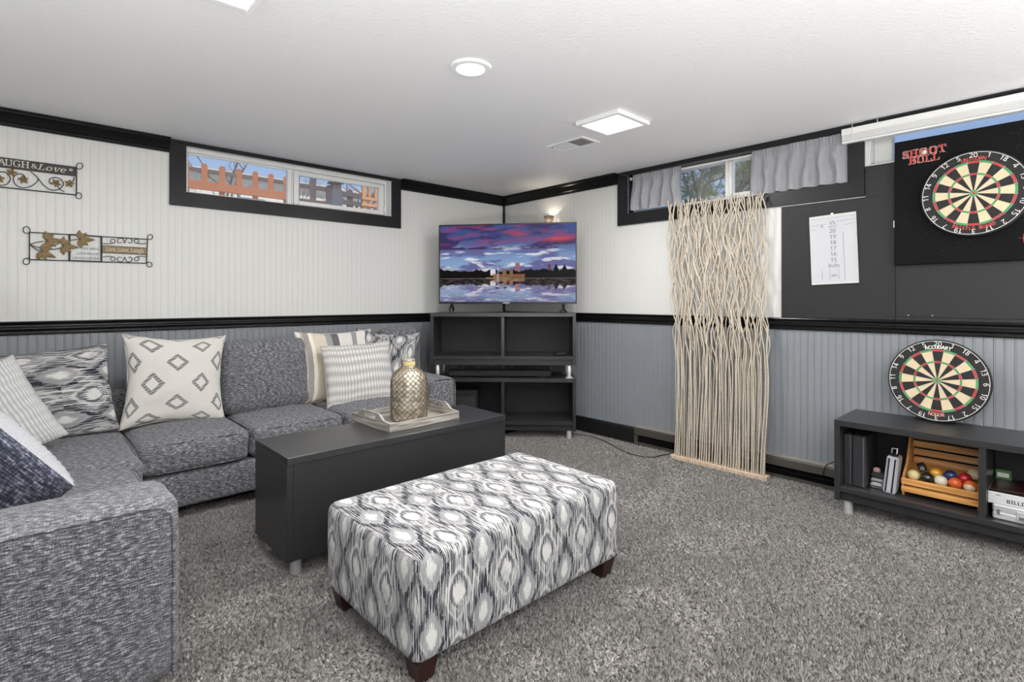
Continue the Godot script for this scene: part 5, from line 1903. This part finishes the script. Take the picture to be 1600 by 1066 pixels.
	text("lettering", "BILLIARDS", 0.017, M.ink, bx, Vector3(0.125, 0.021, 0.3003), "Droid Sans", 0.0005, true)
	text("lettering", "EST.", 0.007, M.ink, bx, Vector3(0.038, 0.043, 0.3003), "Droid Sans", 0.0005, true)
	var gr := thing("green_carton", P.call(0.645, sy + 0.127, 0.07), T, "small green carton behind the billiard game box", "carton")
	boxobj("carton", Vector3(0, 0, 0), Vector3(0.06, 0.05, 0.03), 0.002, mat("carton_green", c8(70, 110, 66), 0.5), gr)
	boxobj("label_band", Vector3(0.008, 0.012, 0.03), Vector3(0.052, 0.034, 0.0305), 0.0, M.white_print, gr)


# ---------------------------------------------------------------- metal word signs on wall_back
const EYE := Vector3(-3.792, 1.205, 4.203)


func on_back(u: float, v: float, z: float) -> Vector3:
	var th := deg_to_rad(42.921)
	var d := Vector3(sin(th), 0, -cos(th)) + Vector3(cos(th), 0, sin(th)) * ((u - 800.0) / 828.0) - Vector3.UP * ((v - 468.0) / 828.0)
	return EYE + d * ((z - EYE.z) / d.z)


func wire(parent: Node, called: String, px: Array, r: float, org: Vector3, smooth := true, z := 0.010):
	var c := Curve3D.new()
	c.bake_interval = 0.006
	for i in px.size():
		var a: Vector3 = on_back(px[i][0], px[i][1], z) - org
		var t := Vector3.ZERO
		if smooth and i > 0 and i < px.size() - 1:
			t = (on_back(px[i + 1][0], px[i + 1][1], z) - on_back(px[i - 1][0], px[i - 1][1], z)) / 6.0
		c.add_point(a, -t, t)
	var pts := []
	for p in c.get_baked_points(): pts.append(p)
	var st := mb()
	tube(st, pts, r, 6)
	obj(called, st, M.black_metal, parent)


func leaf(parent: Node, called: String, at: Vector3, l: float, w: float, turn: float, m: Material):
	var st := mb()
	st.set_smooth_group(0)
	var n := 6
	for s in [-1, 1]:
		for k in n:
			var a := float(k) / n
			var b := float(k + 1) / n
			var wa := sin(PI * pow(a, 0.8)) * w / 2
			var wb := sin(PI * pow(b, 0.8)) * w / 2
			var p0 := Vector3(a * l, 0, 0.003 * sin(PI * a))
			var p1 := Vector3(b * l, 0, 0.003 * sin(PI * b))
			var q0 := Vector3(a * l, s * wa, -0.001)
			var q1 := Vector3(b * l, s * wb, -0.001)
			if s > 0: quad(st, p0, p1, q1, q0)
			else: quad(st, p0, q0, q1, p1)
	var o := obj(called, st, m, parent)
	o.position = at
	o.rotation.z = turn


func eyelet(parent: Node, u: float, v: float, du: float, dv: float, org: Vector3):
	# loop of wire at a corner of the frame
	var p := []
	for k in 13:
		var a := TAU * k / 12
		var along := (1.0 - cos(a)) / 2.0
		p.append([u + du * along - dv * 0.45 * sin(a), v + dv * along + du * 0.45 * sin(a)])
	wire(parent, "corner_loop", p, 0.0026, org)


func build_wall_signs():
	# upper sign, cut by the frame of the picture
	var o1 := Vector3(-3.535, 1.84, 0.0)
	var s1 := thing("word_sign", o1, 0.0, "black metal wall sign with white words and brass flowers", "wall sign", "metal word signs")
	var L := -0.745
	boxobj("word_band", Vector3(L, 0.118, 0.006), Vector3(0.0, 0.176, 0.014), 0.001, M.black_metal, s1)
	var chars := [["L", -14.0], ["A", 2.5], ["U", 13.3], ["G", 26.0], ["H", 39.5]]
	for c in chars:
		var p := on_back(c[1], 0, 0.014) - o1
		text("lettering", c[0], 0.036, M.cream_paint, s1, Vector3(p.x, 0.148, 0.0142), "Droid Serif", 0.0008)
	text("lettering", "&", 0.026, M.cream_paint, s1, Vector3(on_back(53.5, 0, 0.014).x - o1.x, 0.147, 0.0142), "Droid Serif", 0.0008)
	var lv := text("lettering", "Love", 0.032, M.cream_paint, s1, Vector3(on_back(82, 0, 0.014).x - o1.x, 0.147, 0.0142), "Droid Serif", 0.0008)
	lv.transform.basis = Basis(Vector3(1, 0, 0), Vector3(0.25, 1, 0), Vector3(0, 0, 1)).scaled(Vector3(1.25, 1, 1))
	text("lettering", "*", 0.034, M.cream_paint, s1, Vector3(on_back(111, 0, 0.014).x - o1.x, 0.143, 0.0142), "Droid Serif", 0.0008)
	var fr := mb()
	tube(fr, [Vector3(0, 0.176, 0.010), Vector3(0, 0.005, 0.010)], 0.0035, 6)
	tube(fr, [Vector3(L, 0.176, 0.010), Vector3(L, 0.005, 0.010)], 0.0035, 6)
	tube(fr, [Vector3(L, 0.005, 0.010), Vector3(0, 0.005, 0.010)], 0.0035, 6)
	obj("frame", fr, M.black_metal, s1)
	eyelet(s1, 120, 262, 9, -5, o1)
	eyelet(s1, 119, 303, 8, 6, o1)
	wire(s1, "scroll", [[-40, 266], [-30, 290], [-8, 290], [10, 288], [16, 279], [8, 269], [-6, 271], [-10, 280]], 0.0026, o1)
	wire(s1, "scroll", [[40, 279], [36, 273], [28, 272], [21, 278], [24, 288], [34, 293], [46, 292], [56, 286], [60, 280]], 0.0026, o1)
	wire(s1, "scroll", [[48, 268], [58, 277], [68, 289], [78, 296], [88, 297], [96, 293], [99, 287], [95, 280], [87, 277.5], [79, 279], [77, 284], [80, 288]], 0.0026, o1)
	wire(s1, "scroll", [[90, 290], [94, 296], [101, 300]], 0.0026, o1)
	wire(s1, "scroll", [[116, 277], [115, 282], [110, 286]], 0.0026, o1)
	for f in [[-1, 279, 0.3], [18, 269.5, 0.1], [36.5, 281, 0.5], [87.5, 286, 0.9], [108.5, 287, 0.2], [-30, 280, 0.4]]:
		var h := holder("flower", s1, on_back(f[0], f[1], 0.013) - o1)
		for k in 5: leaf(h, "petal", Vector3.ZERO, 0.026, 0.015, f[2] + TAU * k / 5, M.brass_leaf)
	# lower sign
	var o2 := on_back(46, 406, 0.0)
	var s2 := thing("word_sign", o2, 0.0, "black metal wall sign with brass leaves and a gold plaque", "wall sign", "metal word signs")
	for e in [[[46, 363], [231, 374]], [[46, 405.5], [229, 411.5]], [[46, 363], [46, 405.5]], [[230.5, 374], [229, 411.5]]]:
		wire(s2, "frame_bar", e, 0.0032, o2, false)
	for u in [[108.5, 367, 407.5], [158.5, 370, 409]]:
		wire(s2, "divider_bar", [[u[0], u[1]], [u[0], u[2]]], 0.0052, o2, false)
	wire(s2, "divider_bar", [[108.5, 366.5], [158.5, 369.8]], 0.0045, o2, false)
	wire(s2, "divider_bar", [[108.5, 407.3], [158.5, 409]], 0.0045, o2, false)
	eyelet(s2, 46, 363, -9, -7, o2)
	eyelet(s2, 46, 405.5, -9, 6, o2)
	eyelet(s2, 231, 373, 7, -5, o2)
	eyelet(s2, 230, 411, 7, 5, o2)
	wire(s2, "stem", [[46, 382], [56, 379], [68, 377]], 0.0026, o2)
	wire(s2, "stem", [[46, 382], [58, 386], [70, 387], [84, 384], [94, 379]], 0.0026, o2)
	wire(s2, "stem", [[46, 382], [54, 388], [62, 392]], 0.0026, o2)
	wire(s2, "stem", [[70, 389], [86, 389.5], [95, 387]], 0.0026, o2)
	wire(s2, "stem", [[110, 375.5], [122, 374]], 0.0026, o2)
	for f in [[70, 376, 0.2], [62, 392, -0.35], [96, 384, 0.05], [122, 374, 0.15]]:
		var h := holder("leaf_spray", s2, on_back(f[0], f[1], 0.014) - o2)
		leaf(h, "leaflet", Vector3(0.0, 0.0, 0), 0.085, 0.030, f[2] - 0.12, M.brass_leaf)
		for k in 2:
			leaf(h, "leaflet", Vector3(0.005, 0.003, 0.001), 0.055, 0.028, f[2] + 0.65 + 0.75 * k, M.brass_leaf)
			leaf(h, "leaflet", Vector3(0.005, -0.003, 0.001), 0.055, 0.028, f[2] - 0.75 - 0.75 * k, M.brass_leaf)
	for w in [["LIVE WELL", 141, 388.5, 0.014], ["LOVE MUCH", 137, 396.5, 0.014], ["LAUGH OFTEN", 134.5, 403.5, 0.0145]]:
		text("lettering", w[0], w[3], M.grey_ink, s2, on_back(w[1], w[2], 0.010) - o2, "Droid Sans", 0.0010)
	var a := on_back(160, 384, 0.008) - o2
	var b := on_back(229.5, 397.5, 0.014) - o2
	boxobj("plaque", Vector3(a.x, b.y, 0.006), Vector3(b.x, a.y, 0.013), 0.001, M.plaque_gold, s2)
	for y in [a.y, b.y]:
		var st := mb()
		tube(st, [Vector3(a.x, y, 0.010), Vector3(b.x, y, 0.010)], 0.003, 6)
		obj("plaque_edge", st, M.black_metal, s2)
	var lw := text("lettering", "Live, Love, Laugh", 0.024, M.cream_paint, s2, Vector3((a.x + b.x) / 2, (a.y + b.y) / 2, 0.0136), "Droid Serif", 0.0008)
	lw.scale = Vector3(0.70, 1.0, 1)
	for k in 2:
		var dv := 0.0 if k == 0 else 25.0
		var sg := 1.0 if k == 0 else -1.0
		var yb := 379.0 if k == 0 else 402.5
		for c in [[178, 1.0], [212, -1.0]]:
			var u: float = c[0]
			var d: float = c[1]
			wire(s2, "scroll", [[u - 17 * d, yb + 1 * sg], [u - 8 * d, yb + 2 * sg], [u + 1 * d, yb], [u + 1.5 * d, yb - 4 * sg], [u - 3 * d, yb - 5 * sg], [u - 5.5 * d, yb - 1.5 * sg], [u - 2 * d, yb + 0.8 * sg]], 0.0022, o2)
			wire(s2, "scroll", [[u + 12 * d, yb - 0.5 * sg], [u + 8 * d, yb + 0.8 * sg], [u + 5.5 * d, yb - 3 * sg], [u + 9 * d, yb - 6.5 * sg], [u + 14 * d, yb - 5.5 * sg], [u + 17 * d, yb + 1 * sg]], 0.0022, o2)


# ---------------------------------------------------------------- baseboard heater, cords
func build_heater_and_cords():
	var z0 := 1.675
	var z1 := 4.62
	var h := thing("baseboard_heater", Vector3(0, 0, z0), 0.0, "long brown grey baseboard heater with black fins under the dart wall", "heater")
	var L := z1 - z0
	boxobj("back_plate", Vector3(-0.006, 0.004, 0.0), Vector3(-0.0005, 0.140, L), 0.0, M.heater_paint, h)
	var st := mb()
	extrude(st, PackedVector2Array([Vector2(0.0, 0.150), Vector2(-0.050, 0.144), Vector2(-0.056, 0.138), Vector2(-0.058, 0.088), Vector2(-0.056, 0.088), Vector2(-0.052, 0.136), Vector2(0.0, 0.143)]), L, Transform3D(Basis(), Vector3.ZERO))
	obj("cover", st, M.heater_paint, h)
	boxobj("top_lip", Vector3(-0.052, 0.146, 0.0), Vector3(-0.0005, 0.153, L), 0.001, mat("heater_lip", c8(140, 134, 126), 0.4), h)
	boxobj("bottom_tray", Vector3(-0.056, 0.008, 0.0), Vector3(-0.002, 0.016, L), 0.001, M.heater_paint, h)
	boxobj("front_lip", Vector3(-0.058, 0.008, 0.0), Vector3(-0.0565, 0.030, L), 0.0, M.heater_paint, h)
	for z in [0.0, L - 0.03]:
		boxobj("end_cap", Vector3(-0.062, 0.0, z), Vector3(-0.0005, 0.078, z + 0.03), 0.003, M.heater_paint, h)
	boxobj("heat_tube", Vector3(-0.034, 0.050, 0.03), Vector3(-0.026, 0.058, L - 0.03), 0.002, M.steel, h)
	var fin := BoxMesh.new()
	fin.size = Vector3(0.044, 0.056, 0.0008)
	var mm := MultiMesh.new()
	mm.transform_format = MultiMesh.TRANSFORM_3D
	mm.mesh = fin
	var n := int((L - 0.08) / 0.009)
	mm.instance_count = n
	for k in n: mm.set_instance_transform(k, Transform3D(Basis(), Vector3(-0.030, 0.055, 0.04 + 0.009 * k)))
	var mi := MultiMeshInstance3D.new()
	mi.name = "fins"
	mi.multimesh = mm
	mi.material_override = M.fin_black
	mi.set_meta("kind", "stuff")
	h.add_child(mi)
	var cd := thing("power_cord", Vector3(-0.2, 0, 1.117), 0.0, "thin black cord snaking over the carpet to the rope hanging", "cord")
	var c := Curve3D.new()
	c.bake_interval = 0.02
	var px := [Vector3(-0.20, 0, 1.117), Vector3(-0.150, 0, 1.314), Vector3(-0.216, 0, 1.527), Vector3(-0.317, 0, 1.757), Vector3(-0.34, 0, 1.90), Vector3(-0.29, 0, 1.99), Vector3(-0.18, 0, 2.02), Vector3(-0.085, 0, 2.05)]
	for i in px.size():
		var t: Vector3 = Vector3.ZERO if i == 0 or i == px.size() - 1 else (px[i + 1] - px[i - 1]) / 6.0
		c.add_point(px[i] - px[0] + Vector3(0, 0.013, 0), -t, t)
	var pts := []
	for p in c.get_baked_points(): pts.append(p)
	st = mb()
	tube(st, pts, 0.003, 6)
	obj("cable", st, M.black_plastic, cd)
	var c2 := thing("heater_cord", Vector3(-0.03, 0.16, 3.11), 0.0, "short black cord rising from the heater behind the bench", "cord")
	st = mb()
	tube(st, [Vector3(-0.036, -0.12, -0.02), Vector3(-0.036, -0.04, -0.02), Vector3(-0.03, 0.0, -0.005), Vector3(-0.02, 0.03, 0.04), Vector3(-0.012, 0.045, 0.10), Vector3(-0.010, 0.04, 0.2)], 0.0032, 6)
	obj("cable", st, M.black_plastic, c2)


# ---------------------------------------------------------------- carpet pile
func build_carpet():
	var r := RandomNumberGenerator.new()
	r.seed = 77
	var lay := FastNoiseLite.new()
	lay.seed = 6
	lay.frequency = 1.1
	lay.fractal_octaves = 3
	var tuft := mb()
	for k in 3:
		var a := TAU * k / 3.0
		var s := Vector3(cos(a), 0, sin(a)) * 0.0032
		var w := Vector3(-sin(a), 0, cos(a)) * 0.0034
		tri(tuft, s - w, s + w, Vector3(0, 0.0125, 0) + s * 1.2)
		tri(tuft, s + w, -s * 0.8, Vector3(0, 0.0125, 0) + s * 1.2)
	var where := []
	var th := deg_to_rad(42.921)
	var fw := Vector3(sin(th), 0, -cos(th))
	var rt := Vector3(cos(th), 0, sin(th))
	var step := 0.0072
	var x := -3.5
	while x < -0.06:
		var z := 0.70
		while z < 4.4:
			var p := Vector3(x + r.randf_range(-0.003, 0.003), 0, z + r.randf_range(-0.003, 0.003))
			z += step
			var d := p - EYE
			var dep := d.dot(fw)
			if dep < 0.5: continue
			var u := 800.0 + 828.0 * d.dot(rt) / dep
			var v := 468.0 - 828.0 * d.y / dep
			if u < 60 or u > 1850 or v > 1250 or v < 630: continue
			if p.x > -2.6 and p.x < -2.05 and p.z > 2.4 and p.z < 2.65: continue
			where.append(p)
		x += step
	var mm := MultiMesh.new()
	mm.transform_format = MultiMesh.TRANSFORM_3D
	mm.use_colors = true
	mm.mesh = done(tuft)
	mm.instance_count = where.size()
	for k in where.size():
		var p: Vector3 = where[k]
		var f := lay.get_noise_2d(p.x, p.z) * 2.2
		var lean := Vector3(f, 0, lay.get_noise_2d(p.x + 30.0, p.z) * 1.5)
		var ax := Basis.from_euler(Vector3(lean.z * 0.8 + r.randf_range(-0.5, 0.5), r.randf() * TAU, -lean.x * 0.8 + r.randf_range(-0.5, 0.5)))
		mm.set_instance_transform(k, Transform3D(ax * r.randf_range(0.85, 1.3), p))
		var g := r.randf_range(0.17, 0.37)
		mm.set_instance_color(k, Color(g * 1.02, g * 0.975, g * 0.935))
	var m := mat("carpet_pile", Color.WHITE, 1.0)
	m.metallic_specular = 0.1
	m.vertex_color_use_as_albedo = true
	var mi := MultiMeshInstance3D.new()
	mi.name = "pile"
	mi.multimesh = mm
	mi.material_override = m
	mi.set_meta("kind", "stuff")
	get_node("floor").add_child(mi)


# ---------------------------------------------------------------- added, unseen uplighters behind the viewpoint that brighten the ceiling
func build_added_uplighters():
	uplighter(Vector3(-4.10, 0, 4.75), 23.0, "added unseen uplighter brightening the ceiling, by the wall beyond the sofa wing")
	uplighter(Vector3(-0.55, 0, 6.10), 9.0, "added unseen uplighter brightening the ceiling, at the dart wall end of the room")
	uplighter(Vector3(-2.70, 0, 6.25), 15.0, "added unseen uplighter brightening the ceiling, in the middle of the white wall")


func uplighter(at: Vector3, energy: float, label: String):  # made-up lamp body around a light added for the ceiling
	var t := thing("added_uplighter", at, 0.0, label, "floor lamp", "added uplighters for the ceiling")
	var st := mb()
	lathe(st, [Vector2(0, 0.0), Vector2(0.14, 0.0), Vector2(0.14, 0.02), Vector2(0.02, 0.035), Vector2(0, 0.035)], 32)
	obj("foot", st, M.black_metal, t)
	st = mb()
	cyl(st, Vector3(0, 0.03, 0), Vector3(0, 0.450, 0), 0.012, 12)
	obj("pole", st, M.black_metal, t)
	st = mb()
	lathe(st, [Vector2(0, 0.450), Vector2(0.05, 0.455), Vector2(0.15, 0.500), Vector2(0.19, 0.550), Vector2(0.186, 0.550), Vector2(0.146, 0.504), Vector2(0.05, 0.462), Vector2(0, 0.458)], 36)
	obj("bowl", st, M.fixture_white, t)
	st = mb()
	lathe(st, [Vector2(0, 0.530), Vector2(0.13, 0.528), Vector2(0.13, 0.515), Vector2(0, 0.515)], 32)
	obj("diffuser", st, M.lamp_glow, t)
	var l := AreaLight3D.new()  # added upward fill; no lamp is known to stand here
	l.name = "lamp"
	l.area_size = Vector2(0.24, 0.24)
	l.light_energy = energy
	l.light_color = Color(1.0, 0.995, 0.985)
	l.area_range = 12.0
	l.area_attenuation = 2.0
	l.shadow_enabled = true
	t.add_child(l)
	l.position = Vector3(0, 0.534, 0)
	l.rotation.x = PI / 2
